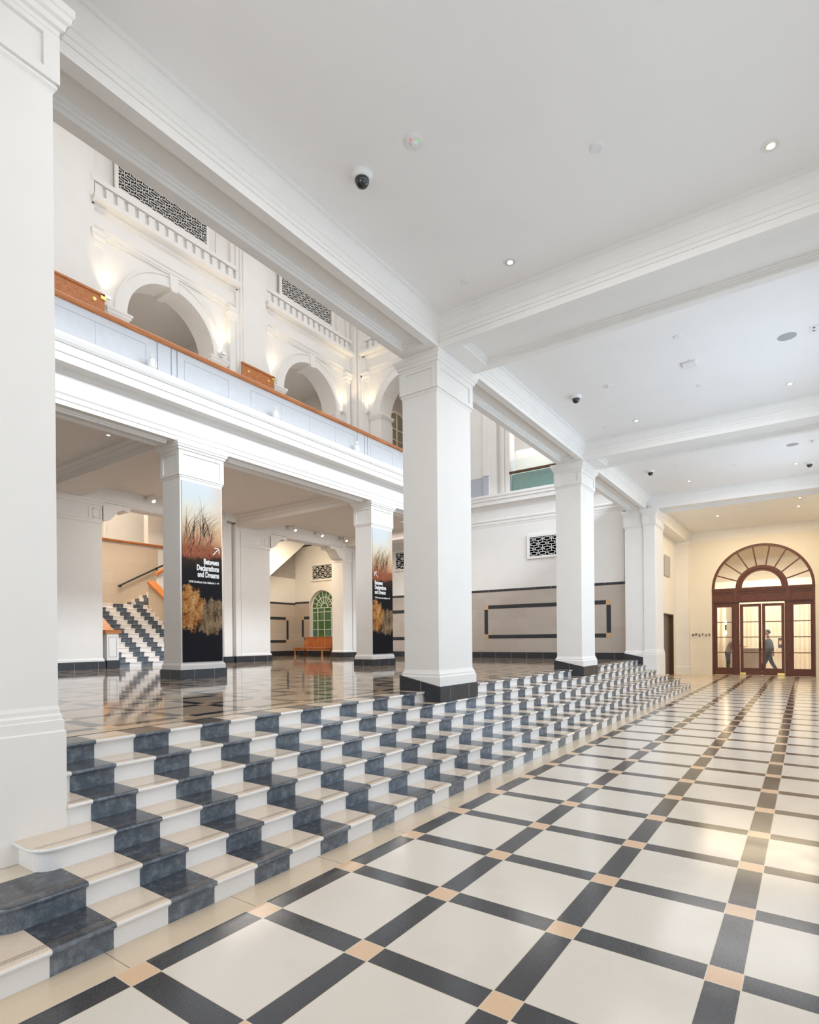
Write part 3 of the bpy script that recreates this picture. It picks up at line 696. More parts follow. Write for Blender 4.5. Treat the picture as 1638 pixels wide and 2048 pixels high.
# inner face of the alcove on the left (x = -18.2) below the flight
il = MB(); il.box(-18.5, -18.2, 10.61, YB - .002, ZP, 9.4); wall_i = struct('wall_alcove', il, 'paint')
def wainscot(parent, x0, x1, holes=()):
    xs = x0
    for a, b in list(holes) + [(x1, x1)]:
        s = MB(); s.box(xs, a, YB - .004, YB + .002, ZP, 3.45); build('wainscot', s, 'stone', parent)
        inlay(parent, 'dado_band', xs, a, 3.445, 3.535, 'granite', d=.010)
        inlay(parent, 'skirting', xs, a, ZP, 1.115, 'granite', d=.022)
        xs = b
wainscot(wall_b, -18.2, -2.256, [(GX - GR, GX + GR)])
uw_ = MB(); uw_.box(GX - GR, GX + GR, YB - .004, YB + .002, ZP, GZB); build('wainscot', uw_, 'stone', wall_b); inlay(wall_b, 'skirting', GX - GR, GX + GR, ZP, 1.115, 'granite', d=.022)
def panel_frame(parent, x0, x1, z0, z1, w=.165):
    for a in ((x0 + w, x1 - w, z1 - w * .85, z1), (x0 + w, x1 - w, z0, z0 + w * .85), (x0, x0 + w * .9, z0 + w, z1 - w), (x1 - w * .9, x1, z0 + w, z1 - w)): inlay(parent, 'frame_inlay', *a, 'granite', d=.010)
    for x in (x0, x1 - w):
        for z in (z0, z1 - w): inlay(parent, 'corner_inlay', x, x + w, z, z + w, 'peach', d=.010)
M['peach'] = simple('peach_marble', (.66, .42, .24), .4, var=.1, scale=25)
panel_frame(wall_b, -7.60, -2.75, 1.64, 2.93)
panel_frame(wall_b, -12.9, -9.2, 1.60, 2.90)
for z0, z1 in ((1.62, 1.76), (2.66, 2.80)):
    inlay(wall_b, 'frame_inlay', -17.58, GX - GR, z0, z1, 'granite', d=.010); inlay(wall_b, 'frame_inlay', GX + GR, -15.2, z0, z1, 'granite', d=.010)
inlay(wall_b, 'frame_inlay', -17.74, -17.60, 1.78, 2.64, 'granite', d=.010); inlay(wall_b, 'corner_inlay', -17.74, -17.60, 2.66, 2.80, 'peach', d=.010)
jt = MB()
x = -18.0
while x < -2.3:
    if not (GX - GR - .05 < x < GX + GR + .05): jt.box(x - .004, x + .004, YB - .0235, YB, ZP, 1.112); jt.box(x + .33, x + .337, YB - .0112, YB, 3.446, 3.534)
    x += .64
build('joint_lines', jt, 'mortar', wall_b)
# alcove side wall facing +x: same stone, band and panel
def ix(name, y0, y1, z0, z1, mat, d=.008):
    b = MB(); b.box(-18.2 - .002, -18.2 + d, y0, y1, z0, z1); build(name, b, mat, wall_i)
ix('wainscot', 12.0, YB - .01, ZP, 3.45, 'stone', .004); ix('dado_band', 12.0, YB - .01, 3.40, 3.49, 'granite', .012); ix('skirting', 12.0, YB - .01, ZP, 1.115, 'granite', .022)
ix('frame_inlay', 13.0, 17.66, 2.64, 2.77, 'granite', .012); ix('frame_inlay', 13.0, 17.66, 1.52, 1.65, 'granite', .012); ix('frame_inlay', 17.70, 17.83, 1.67, 2.62, 'granite', .012)
ix('corner_inlay', 17.70, 17.83, 2.64, 2.77, 'peach', .012); ix('corner_inlay', 17.70, 17.83, 1.52, 1.65, 'peach', .012)
al2 = MB(); al2.box(-18.2, XR - .5, 17.2, YB, 5.9, 6.1); al2.box(XR - .6, XR - .45, 17.15, YB, ZP, 6.0)
o = MB(); o.box(13.0, 18.28, -.03, .002, 4.72, 9.4); o.v = [(-18.2 - y, x, z) for x, y, z in o.v]; build('stone_facing', o, 'grey_stone', wall_i)
# green stained window
win = empty('window_1', (GX, YB + .20, GZB), kind='structure')
def wpart(name, mb, mat): return build(name, mb, mat, win)
wz = GZS - GZB; gq = MB()
gq.quad((-GR, .02, 0), (GR, .02, 0), (GR, .02, wz), (-GR, .02, wz)); gq.quad(*[(GR * math.cos(PI * i / 28), .02, wz + GR * math.sin(PI * i / 28)) for i in range(29)])
wpart('pane', gq, 'stained')
fb = MB(); n_ = (0, -1, 0)
for x in (-GR + .02, -GR * .54, -.015, GR * .54, GR - .02): fb.bar((x, 0, 0), (x, 0, wz), .035, .03, n_)
for z in (.02, .45, .88, 1.30, wz): fb.bar((-GR, 0, z), (GR, 0, z), .03, .03, n_)
fb.arc_band(0, wz, GR - .045, GR, -.03, .03); fb.arc_band(0, wz, .50, .53, -.02, .02); fb.arc_band(0, wz, .20, .23, -.02, .02)
for i in range(1, 9): a = PI * i / 9; fb.bar((.22 * math.cos(a), 0, wz + .22 * math.sin(a)), (GR * math.cos(a), 0, wz + GR * math.sin(a)), .025, .03, n_)
wpart('glazing_bars', fb, 'plastic')

def grille(loc, w, h, rotz, label, cell=(.36, .175), fr=.09, wall=True):
    r = empty('ventilation_grille', loc, rotz, label=label, cat='grille')
    b = MB(); b.box(-w / 2, w / 2, .05, .06, 0, h); build('backing', b, 'void', r)
    f = MB()
    for a in ((-w / 2 - fr, -w / 2, -.02, .06, -fr, h + fr), (w / 2, w / 2 + fr, -.02, .06, -fr, h + fr), (-w / 2, w / 2, -.02, .06, -fr, 0), (-w / 2, w / 2, -.02, .06, h, h + fr)): f.box(*a)
    build('frame', f, 'paint' if wall else 'parapet', r)
    g_ = MB(); cw, ch = cell; t = .0072; nr = int(round(h / ch)); ch = h / nr; nc = int(round(w / cw)); cw = w / nc
    def B(x0, x1, z0, z1):
        x0, x1 = max(x0, -w / 2), min(x1, w / 2); z0, z1 = max(z0, 0), min(z1, h)
        if x1 - x0 > .001 and z1 - z0 > .001: g_.box(x0, x1, -.005, .025, z0, z1)
    for i in range(nr + 1):
        for j in range(-1, nc + 1):
            cx = -w / 2 + (j + .5 + (.5 if i % 2 else 0)) * cw; cz = (i + .5) * ch
            if cz > h + ch: continue
            rx, rz = cw * .335, ch * .27
            B(cx - rx, cx + rx, cz + rz - t, cz + rz + t); B(cx - rx, cx + rx, cz - rz - t, cz - rz + t)
            B(cx - rx - t, cx - rx + t, cz - rz, cz + rz); B(cx + rx - t, cx + rx + t, cz - rz, cz + rz)
            B(cx + rx, cx + cw - rx, cz - t, cz + t)
            B(cx - t, cx + t, cz + rz, cz + ch); B(cx - t, cx + t, cz - ch, cz - rz)
    build('fretwork', g_, 'paint', r)
grille((-5.0, YB - .05, 4.68), 1.36, .70, 0, 'fretwork grille high on the back wall, half hidden by the middle pillar')
grille((-11.2, YB - .05, 4.68), 1.36, .70, 0, 'fretwork grille on the back wall glimpsed beside the farther banner')
grille((-16.25, YB - .05, 4.58), 1.38, .66, 0, 'fretwork grille on the cream wall above the green arched window')

# bench
bench = empty('bench', (-15.6, 16.95, ZP), label='varnished timber bench with panelled back under the green arched window', cat='bench')
def bp(name, mb, smooth=False): return build(name, mb, 'benchwood', bench, smooth=smooth)
sb = MB(); sb.box(-.92, .92, -.40, .30, .36, .41); sb.box(-.90, .90, -.385, .28, .30, .36); bp('seat', sb)
for x in (-.85, .85):
    l = MB(); l.lathe([(.045, 0), (.055, .04), (.035, .07), (.028, .10), (.045, .15), (.03, .20), (.05, .27), (.05, .31)], (x, -.34, 0), 16); bp('leg', l, True)
    l = MB(); l.prism_x([(.22, 0), (.28, 0), (.30, .40), (.40, .86), (.34, .86), (.24, .40)], x - .03, x + .03); bp('leg', l)
bk = MB()
bk.prism_x([(.25, .42), (.29, .42), (.39, .86), (.35, .86)], -.86, .86); bp('backrest', bk)
for i in range(5):
    x = -.74 + i * .37; q = MB(); q.prism_x([(.258, .50), (.280, .50), (.350, .80), (.326, .80)], x - .14, x + .14); bp('back_panel', q)
tr = MB(); tr.tube([(-.90, .36, .87), (.90, .36, .87)], .03, 10); bp('top_rail', tr)

# ------------------------------------------------------------------ back mezzanine (over the back wall) with glass balustrade
ZE = 6.0
be = MB(); pr = [(0, ZE - .04), (.012, ZE), (.012, 6.05), (.03, 6.06), (.03, 6.16), (.05, 6.18), (.06, 6.22), (.03, 6.26), (.03, 6.60), (.06, 6.66), (.12, 6.72), (.14, 6.76), (.26, 6.78), (.26, 6.92), (.30, 6.94), (.30, 7.02), (.33, 7.06), (.33, 7.15), (-.1, 7.17)]
be.prism_x([(YB - o, z) for o, z in pr] + [(YB + .3, 7.17), (YB + .3, ZE - .04)], -13.4, -2.1); struct('trim_13', be, 'paint')
bf = MB(); bf.box(-13.4, -1.9, YB, 22.0, 6.9, 7.15); struct('floor', bf, 'beigeceil')
bk_ = MB(); bk_.box(-10.0, -1.9, 21.6, 21.8, 7.15, 17.0)
for x0, x1, d in ((-5.9, -5.55, .12), (-4.6, -4.3, .10)): bk_.box(x0, x1, 21.6 - d, 21.62, 7.15, 17)
struct('wall_back', bk_, 'beigeceil')
# clustered pilasters at the left of the glass
cp = MB(); cp.box(-8.6, -7.70, 18.45, 18.9, 7.1, 17); cp.box(-7.62, -7.36, 18.30, 18.8, 7.1, 17); cp.box(-7.36, -7.08, 18.40, 18.9, 7.1, 17); cp.box(-6.93, -6.70, 18.46, 18.9, 7.1, 17); cp.box(-6.86, -6.76, 18.42, 18.5, 7.1, 17); cp.box(-6.70, -6.52, 18.40, 18.8, 7.1, 17); cp.box(-9.5, -6.6, 18.6, 19.0, 7.1, 17)
for x0, x1, y in ((-8.02, -7.72, 18.42), (-7.62, -7.34, 18.27)): cp.box(x0, x1, y, 18.6, 8.0, 8.06)
struct('wall_upper', cp, 'paint')
dd = MB(); dd.box(-8.6, -7.70, 18.44, 18.46, 7.18, 8.0); dd.box(-7.61, -7.37, 18.29, 18.31, 7.18, 8.0); build('dado', dd, 'greydado', bpy.data.objects['wall_upper']) if 'greydado' in M else None
M['greydado'] = simple('grey_dado_paint', (.50, .53, .60), .5, var=.04)
build('dado', dd, 'greydado', bpy.data.objects['wall_upper'])
gb = empty('glass_balustrade', (-5.2, YB + .12, 7.17), label='teal glass balustrade with bronze rail above the back wall, between two pillars', cat='balustrade')
a = MB(); a.box(-1.30, 2.9, -.008, .008, .02, .78); build('glass_pane', a, 'teal', gb)
a = MB(); a.box(-1.30, 2.9, .07, .082, .84, 1.28); build('glass_pane', a, 'paleteal', gb)
a = MB(); a.box(-1.34, 2.9, -.04, .05, .76, .84); build('rail', a, 'bronze', gb)
a = MB(); a.box(-1.30, 2.9, .25, .40, 0, .80); build('backing_wall', a, 'tealstone', gb) if 'tealstone' in M else None
M['tealstone'] = simple('pale_parapet_stone', (.70, .76, .74), .5, var=.05); build('backing_wall', a, 'tealstone', gb)
for x in (-1.24, -.05, 1.14):
    for z in (.08, .70):
        b = MB(); b.lathe([(.03, -.02), (.03, .02)], (x, -.012, z), 12, 'y'); build('fixing', b, 'chrome', gb)

# ------------------------------------------------------------------ upper atrium walls with arches
XU = -13.6
# built facing -y and turned to face +x: local x -> world y
def upper_bay(loc, rotz, label_i, wide=4.94):
    pass
def arcade(name, loc, rotz, bays, pil, x_end):
    w = empty(name, loc, rotz, kind='structure')
    def P(n, mb, mat): return build(n, mb, mat, w)
    z0, zs, R_, ztop = -4.8, 0.0, 1.50, 1.93
    for c0, c1 in bays:
        cx = (c0 + c1) / 2 + .06
        b = MB(); b.arch_wall(c0, c1, z0, ztop, cx, R_, zs, .10, .75); P('arch_wall', b, 'paint')
        a = MB(); a.arc_band(cx, zs, R_ - .005, R_ + .30, .02, .12); a.arc_band(cx, zs, R_ + .30, R_ + .36, -.005, .12); P('archivolt', a, 'paint')
        k = MB(); k.loft([[(cx - .10, -.05, zs + R_ - .12), (cx + .10, -.05, zs + R_ - .12), (cx + .10, .80, zs + R_ - .12), (cx - .10, .80, zs + R_ - .12)], [(cx - .16, -.05, zs + R_ + .40), (cx + .16, -.05, zs + R_ + .40), (cx + .16, .12, zs + R_ + .40), (cx - .16, .12, zs + R_ + .40)]]); P('keystone', k, 'paint')
        im = MB()
        for s in (-1, 1):
            xa, xb = sorted((cx + s * (R_ - .12), cx + s * (R_ + .58)))
            im.rects(xa, xb, .0, .85, [(-.05, -.30), (-.05, -.18), (0, -.14), (.0, -.10), (.04, -.05), (.04, 0)])
            im.box(xa + .04, xb - .04, .04, .85, z0, -.28)
        P('impost', im, 'paint')
        # small pilasters and entablature
        for xp in (c0 + .03, c1 - .29):
            p = MB(); p.rects(xp, xp + .24, -.06, .12, [(0, z0), (0, 1.50), (.015, 1.52), (.015, 1.56), (.03, 1.60), (.03, 1.66), (.07, 1.74), (.07, 1.84), (.09, 1.88), (.09, 1.94)]); P('pilaster', p, 'paint')
        e = MB(); prf = [(.0, 1.92), (-.05, 1.925), (-.05, 1.98), (-.07, 1.985), (-.07, 2.06), (-.11, 2.10), (-.11, 2.16), (-.09, 2.17), (-.09, 2.52), (-.14, 2.56), (-.18, 2.62), (-.18, 2.66), (-.34, 2.70), (-.36, 2.74), (-.36, 2.84), (-.08, 2.86), (-.08, 3.44), (.15, 3.46), (.15, 1.92)]
        e.prism_x([(.10 + y, z) for y, z in prf], c0 - .028, c1 + .028); P('entablature', e, 'paint')
        # square dentil blocks above
        d = MB(); n = int((c1 - c0) / .31)
        for i in range(n):
            x = c0 + .06 + i * (c1 - c0 - .1) / n; d.box(x, x + .185, -.085, .11, 2.93, 3.25)
            d.box(x + .215, x + .24, -.025, .11, 2.90, 3.30); 
        d.box(c0 - .03, c1 + .03, -.10, .02, 3.30, 3.44); P('dentils', d, 'paint')
        t = MB(); t.box(c0, c1, .10, .30, 3.4, 6.0); 
        for x0 in (c0 + .05, c0 + .62, c1 - .75): t.box(x0, x0 + .03, .06, .12, 3.45, 6.0)
        t.box(c1 - .20, c1, -.02, .12, 3.45, 6.0)
        P('attic', t, 'paint')
        # gallery room behind the arch
        g = MB(); g.quad((c0, 3.5, z0), (c1, 3.5, z0), (c1, 3.5, 1.6), (c0, 3.5, 1.6)); g.quad((c0, .9, 1.55), (c1, .9, 1.55), (c1, 3.5, 1.55), (c0, 3.5, 1.55)); g.quad((c0, .9, z0), (c0, 3.5, z0), (c0, 3.5, 1.55), (c0, .9, 1.55)); g.quad((c1, .9, z0), (c1, 3.5, z0), (c1, 3.5, 1.55), (c1, .9, 1.55)); P('gallery_room', g, 'beigeceil')
    for x0, x1 in pil:
        p = MB(); p.box(x0, x1, -.18, .3, z0, 6.0); p.box(x0 - .10, x1 + .10, -.13, .3, z0, 6.0); p.box(x0 - .24, x1 + .24, -.08, .3, z0, 6.0); P('giant_pilaster', p, 'paint')
    return w
BAYS = [(.05, 5.0), (6.36, 11.25), (12.55, 17.3)]
arcade('wall_upper_left', (XU, 0, 11.32), PI / 2, BAYS, [(5.16, 6.16), (11.45, 12.40)], 17.3)
arcade('wall_upper_back', (-13.1, 17.65, 11.36), 0, [(-.02, 4.6)], [(-.18, -.10)], 4.5)
cj = MB(); cj.box(-13.9, -13.337, 17.33, 17.9, 6.5, 17.0); cj.box(-13.4, -13.32, 17.5, 17.6, 6.5, 17.0); struct('wall_corner', cj, 'paint')
for i, (y0, y1) in enumerate(((7.1, 10.05), (13.35, 16.1))):
    grille((XU + .06, (y0 + y1) / 2, 14.86), y1 - y0, 1.05, PI / 2, ('long fretwork grille high in the atrium above the nearer arch', 'long fretwork grille high in the atrium above the farther arch')[i], (.36, .16), .10)
# timber boards at the feet of the giant pilasters
for i, (y0, y1) in enumerate(((4.6, 6.57), (11.28, 12.75))):
    r = empty('timber_panel', (XU + .25, (y0 + y1) / 2, 6.6), PI / 2, label=('orange timber board with brass fittings at the wide pilaster left of the nearer arch', 'orange timber board with brass fittings at the pilaster between the two arches')[i], cat='panel')
    h = (y1 - y0) / 2; zt = 4.74
    b = MB(); b.box(-h, h, -.02, .02, 0, zt); build('board', b, 'wood', r)
    b = MB(); b.box(-h, h, -.05, .03, zt, zt + .06); build('cap', b, 'wood', r)
    for x in (-h + .3, h - .28):
        b = MB(); b.lathe([(.05, -.035), (.05, -.018)], (x, 0, zt - .18), 14, 'y'); build('stud', b, 'brass', r)
    b = MB(); b.box(h - .12, h + .04, -.05, -.02, zt - .10, zt + .03); build('corner_fitting', b, 'brass', r)
# window seen through the third arch
w3 = empty('window_2', (-13.03, 19.97, 10.93), PI / 2, kind='structure'); w3.scale = (.78, .78, .78)
b = MB(); b.quad((-1.2, .02, -1.6), (1.2, .02, -1.6), (1.2, .02, .6), (-1.2, .02, .6)); b.quad(*[(1.2 * math.cos(PI * i / 20), .02, .6 + 1.2 * math.sin(PI * i / 20)) for i in range(21)]); build('blind', b, 'blind', w3)
b = MB(); b.arc_band(0, .6, 1.13, 1.25, -.05, .03)
for x in (-1.2, 0, 1.2): b.bar((x, 0, -1.6), (x, 0, .6 + (1.2 if x == 0 else 0)), .09, .06, (0, -1, 0))
for z in (-1.55, -.6, .1, .75): b.bar((-1.2, 0, z), (1.2, 0, z), .05, .05, (0, -1, 0))
build('glazing_bars', b, 'cream', w3)
# arch uplights with their own light
UL = [((XU + .10, 6.72, 11.36), 'small uplight on the left impost of the nearer arch'), ((XU + .10, 10.62, 11.36), 'small uplight on the right impost of the nearer arch'), ((XU + .10, 12.86, 11.36), 'small uplight on the left impost of the farther arch'), ((XU + .10, 16.75, 11.36), 'small uplight on the right impost by the atrium corner'), ((-12.75, 17.50, 11.40), 'small uplight on the impost of the third arch, right of the corner')]
for i, (p, lb_) in enumerate(UL):
    if i == 0:
        u0 = empty('uplight', p, label=lb_, cat='uplight', group='uplights on the arch imposts')
        b = MB(); b.box(-.07, .07, -.07, .07, .05, .13); build('housing', b, 'chrome', u0)
        b = MB(); b.box(-.02, .02, -.09, .02, -.02, .06); build('bracket', b, 'chrome', u0)
        b = MB(); b.box(-.055, .055, -.055, .055, .130, .134); build('lens', b, 'lampwhite', u0)
    else: copy_tree(u0, p, None, lb_, 'uplights on the arch imposts')
    l = bpy.data.lights.new('uplight_lamp', 'SPOT'); l.energy = 38; l.color = (1, .76, .44); l.spot_size = 1.5; l.spot_blend = .9; l.shadow_soft_size = .06
    lo = bpy.data.objects.new('uplight_lamp', l); COL.objects.link(lo); lo.location = (p[0] + (.06 if i < 4 else 0), p[1] - (0 if i < 4 else .06), p[2] + .16); lo.rotation_euler = (PI, 0, 0)

# ------------------------------------------------------------------ spotlights
def spot(loc, rotz, label, group):
    r = empty('spotlight', loc, rotz, label=label, cat='spotlight', group=group)
    b = MB(); b.tube([(0, 0, 0), (0, -.16, .03), (0, -.26, .0)], .012, 6); build('arm', b, 'chrome', r)
    b = MB(); b.lathe([(.035, 0), (.06, .01), (.06, .17), (.045, .19)], (0, 0, 0), 16); o = build('head', b, 'plastic', r, smooth=False); o.location = (0, -.28, .02); o.rotation_euler = (2.6, 0, 0)
    b = MB(); b.lathe([(.05, .189), (.05, .193)], (0, 0, 0), 16); o2 = build('lens', b, 'lampwarm', r); o2.location = (0, -.28, .02); o2.rotation_euler = (2.6, 0, 0)
    b = MB(); b.box(-.05, .05, -.01, .02, -.04, .06); build('mount', b, 'chrome', r)
    return r
s0 = spot((XR + .10, 7.80, 5.93), PI / 2, 'white spotlight on the lintel over the staircase opening', 'spotlights on the stair-side lintels')
for y, lb_ in ((13.45, 'white spotlight at the left end over the window alcove'), (14.90, 'white spotlight midway over the window alcove'), (16.35, 'white spotlight at the right end over the window alcove')):
    copy_tree(s0, (XR + .10, y, 5.93), None, lb_, 'spotlights on the stair-side lintels')
for i, (y, lb_) in enumerate(((4.37, 'white twin flood lamp on the mezzanine ledge above the nearer banner'), (7.37, 'white twin flood lamp at the middle of the mezzanine ledge'), (10.25, 'white twin flood lamp on the mezzanine ledge near the big pillar'))):
    if i == 0:
        f0 = empty('flood_lamp', (-7.25, y, 6.735), PI / 2, label=lb_, cat='flood lamp', group='flood lamps on the mezzanine ledge')
        b = MB(); b.box(-.03, .03, -.03, .03, 0, .06); build('base', b, 'plastic', f0)
        b = MB(); b.lathe([(.055, 0), (.065, .02), (.065, .15), (.05, .17)], (0, 0, .04), 14); build('head', b, 'plastic', f0)
        b = MB(); b.lathe([(.03, 0), (.04, .01), (.04, .09)], (0, 0, 0), 12); q = build('head', b, 'plastic', f0); q.location = (-.04, -.02, .22); q.rotation_euler = (.6, .5, 0)
        b = MB(); b.box(.055, .075, -.05, .05, .05, .16); build('yoke', b, 'plastic', f0)
    else: copy_tree(f0, (-7.25, y, 6.735), PI / 2, lb_, 'flood lamps on the mezzanine ledge')

# ------------------------------------------------------------------ ceiling fittings of the hall
ZC = 6.2
def cam_dome(loc, label):
    r = empty('dome_camera', loc, label=label, cat='camera', group='dome cameras on the hall ceiling')
    b = MB(); b.lathe([(.105, 0), (.105, -.02), (.085, -.045), (.075, -.05)], n=28); build('housing', b, 'plastic', r)
    b = MB(); b.lathe([(.070, -.045), (.068, -.075), (.052, -.105), (.028, -.122), (.002, -.127)], n=24); build('dome', b, 'dome', r, smooth=True)
cam_dome((-.775, 2.756, ZC), 'black dome security camera on the ceiling nearest the viewer, above the steps')
c1 = cam_dome((-.782, 9.02, ZC), 'black dome security camera on the ceiling of the second bay')
cam_dome((-.732, 14.97, ZC), 'black dome security camera on the ceiling of the third bay, on its left')
cam_dome((2.83, 16.71, ZC), 'black dome security camera at the right edge of the third bay')
def downlight(loc, label, lit):
    r = empty('downlight', loc, label=label, cat='downlight', group='recessed downlights')
    b = MB(); b.lathe([(.075, 0), (.078, -.006), (.06, -.008), (.058, -.004)], n=24); build('trim_ring', b, 'plastic', r)
    b = MB(); b.lathe([(.058, -.006), (.058, -.0075), (.03, -.007)], n=24); build('reflector', b, 'chrome', r)
    b = MB(); b.lathe([(.034, -.0072), (.034, -.009)], n=16); build('lamp', b, lit, r)
for x, y, lt, lb_ in ((2.51, 4.717, 'lampwarm', 'lit recessed downlight in the near ceiling bay at the upper right'), (-.15, 4.784, 'lampwhite', 'recessed downlight near the first cross beam, left of the bay'), (-.148, 10.95, 'lampwhite', 'recessed downlight on the left of the second bay'), (2.53, 10.79, 'lampwarm', 'lit recessed downlight on the right of the second bay'), (-.046, 16.72, 'lampwhite', 'recessed downlight on the left of the third bay'), (2.54, 16.6, 'lampwarm', 'lit recessed downlight on the right of the third bay'), (.003, 22.69, 'lampwarm', 'recessed downlight in the warm last bay, left'), (2.585, 21.14, 'lampwarm', 'recessed downlight in the warm last bay, nearer right'), (2.53, 22.6, 'lampwarm', 'recessed downlight in the warm last bay, farther right')):
    downlight((x, y, ZC), lb_, lt)
downlight((-9.23, 4.56, 6.0), 'recessed downlight in the beige ceiling under the mezzanine, left', 'lampwhite')
def disc(name, loc, rad, h, mat, label, cat, group=None):
    b = MB(); b.lathe([(rad, 0), (rad, -h * .6), (rad * .9, -h), (rad * .3, -h * 1.05)], n=28)
    o = build(name, b, mat); o.location = loc; tag(o, label, cat, group); return o
for x, y, lb_ in ((1.19, 3.79, 'plain white cover disc in the near ceiling bay'), (-.776, 4.80, 'small white sprinkler cover just before the first cross beam'), (1.196, 9.90, 'small white cover disc, far middle of the second bay'), (1.178, 7.84, 'white cover disc, near middle of the second bay'), (-.774, 10.97, 'small white sprinkler cover at the left of the second bay'), (1.178, 13.76, 'small white cover disc, near middle of the third bay'), (-.086, 14.95, 'small white cover disc beside the third-bay dome camera'), (1.212, 15.76, 'small white cover disc, far middle of the third bay'), (1.135, 21.63, 'small white cover disc in the last warm bay')):
    disc('ceiling_cover', (x, y, ZC), .058, .012, 'plastic', lb_, 'ceiling cover', 'round ceiling covers')
for x, y, lb_ in ((-.15, 2.747, 'round white detector with tiny red and green lights on the near ceiling'), (-.156, 8.93, 'round white detector on the second-bay ceiling')):
    r = empty('smoke_detector', (x, y, ZC), label=lb_, cat='detector', group='ceiling detectors')
    b = MB(); b.lathe([(.085, 0), (.085, -.008), (.07, -.014), (.03, -.016)], n=28); build('base', b, 'plastic', r)
    b = MB(); b.lathe([(.03, -.012), (.03, -.03), (.02, -.036)], n=20); build('sensor', b, 'plastic', r)
    b = MB(); b.lathe([(.007, -.015), (.007, -.019)], (.045, 0, 0), 10); build('green_light', b, 'ledgreen', r)
    b = MB(); b.lathe([(.007, -.015), (.007, -.019)], (.0, -.05, 0), 10); build('red_light', b, 'ledred', r)
disc('ceiling_speaker', (2.533, 8.83, ZC), .125, .006, 'greyplastic', 'round grey speaker grille on the right of the second bay', 'speaker', 'ceiling speakers')
disc('ceiling_speaker', (2.496, 14.75, ZC), .125, .006, 'greyplastic', 'round grey speaker grille on the right of the third bay', 'speaker', 'ceiling speakers')
for x, y, lb_ in ((2.866, 8.80, 'square ceiling plate with two holes at the right edge of the second bay'), (2.874, 14.73, 'square ceiling plate with two holes at the right edge of the third bay')):
    r = empty('ceiling_plate', (x, y, ZC), label=lb_, cat='ceiling plate', group='ceiling plates')
    b = MB(); b.box(-.06, .06, -.10, .10, -.008, 0); build('plate', b, 'plastic', r)
    for yy in (-.05, .05):
        b = MB(); b.lathe([(.018, -.0075), (.018, -.0095)], (0, yy, 0), 12); build('hole', b, 'black', r)
r = empty('wireless_box', (1.182, 8.88, ZC), label='white rectangular wireless box on the middle of the second-bay ceiling', cat='wireless box')
b = MB(); b.box(-.10, .10, -.10, .10, -.04, -.006); build('case', b, 'plastic', r)
b = MB(); b.box(-.085, .085, -.085, .085, -.008, 0); build('mount', b, 'greyplastic', r)

# ------------------------------------------------------------------ door wall and restaurant door
YD, DX, DR, DZS = 26.0, 1.20, 1.82, 3.66
dw = MB(); dw.arch_wall(-2.2, 4.2, 0, 6.2, DX, DR, DZS, YD, .35); wall_d = struct('wall_door', dw, 'warm_lit') if 'warm_lit' in M else None
if wall_d is None:
    M['warm_lit'] = simple('warm_lit_paint', (.82, .77, .68), .55, var=.015, scale=2.0, spec=.3); wall_d = struct('wall_door', dw, 'warm_lit')  # the white wall paint with warm lamplight put into its colour
sk = MB()
for x0, x1 in ((-1.45, DX - DR), (DX + DR, 3.9)):
    sk.box(x0, x1, YD - .05, YD, 0, .20); sk.box(x0, x1, YD - .04, YD, .20, .30); sk.box(x0, x1, YD - .025, YD, .30, .36)
struct('baseboard_door', sk, 'warm_lit')
pil = MB(); pil.rects(-1.99, -1.47, 25.62, 26.0, [(.02, 0), (.02, .32), (0, .35), (0, 5.25), (.015, 5.27), (.015, 5.30), (.008, 5.31), (.008, 5.62), (.04, 5.66), (.05, 5.72), (.08, 5.76), (.08, 5.80)])
frame_panels(pil, -1.99, -1.462, 25.612, 26.0, 5.31, 5.62, .07, .012, 'yX'); struct('trim_14', pil, 'paint')

door = empty('door_1', (DX, YD + .12, 0), kind='structure')
def dp(name, mb, mat='darkwood', parent=None): return build(name, mb, mat, parent or door)
fr_ = MB(); fr_.arc_band(0, DZS, DR - .10, DR - .0005, -.12, .06, n=40); fr_.box(-DR + .004, -DR + .08, -.12, .06, 0, DZS); fr_.box(DR - .08, DR - .004, -.12, .06, 0, DZS); dp('door_frame', fr_)
tr_ = MB(); tr_.box(-DR + .05, DR - .05, -.10, .06, 3.06, 3.66); tr_.box(-DR + .006, DR - .006, -.16, .06, 3.60, 3.68); tr_.box(-DR + .006, DR - .006, -.135, .06, 3.53, 3.60); tr_.box(-DR + .006, DR - .006, -.127, .06, 3.44, 3.47); tr_.box(-DR + .006, DR - .006, -.13, .06, 3.10, 3.14)
for x in (-.93, .93): tr_.box(x - .07, x + .07, -.145, .05, 3.06, 3.60)
dp('transom', tr_)
fi = MB(); fi.arc_band(0, DZS, .70, .93, -.10, .05, n=32); fi.arc_band(0, DZS, .80, .86, -.13, .05, n=32); dp('fanlight_ring', fi)
for i in range(1, 9):
    a = PI * i / 9
    b = MB(); b.bar((.90 * math.cos(a), -.02, DZS + .90 * math.sin(a)), ((DR - .06) * math.cos(a), -.02, DZS + (DR - .06) * math.sin(a)), .05, .08, (0, -1, 0))
    dp('glazing_bar', b)
fg = MB(); fg.quad(*[((DR - .05) * math.cos(PI * i / 40), 0, DZS + (DR - .05) * math.sin(PI * i / 40)) for i in range(41)]); dp('fanlight_glass', fg, 'glass')
for x in (-.93, .93):
    b = MB(); b.box(x - .13, x + .13, -.06, .06, 0, 3.08); b.box(x - .05, x + .05, -.10, -.05, 0, 3.08); b.box(x - .085, x + .085, -.08, -.05, 0, 3.08); dp('post', b)
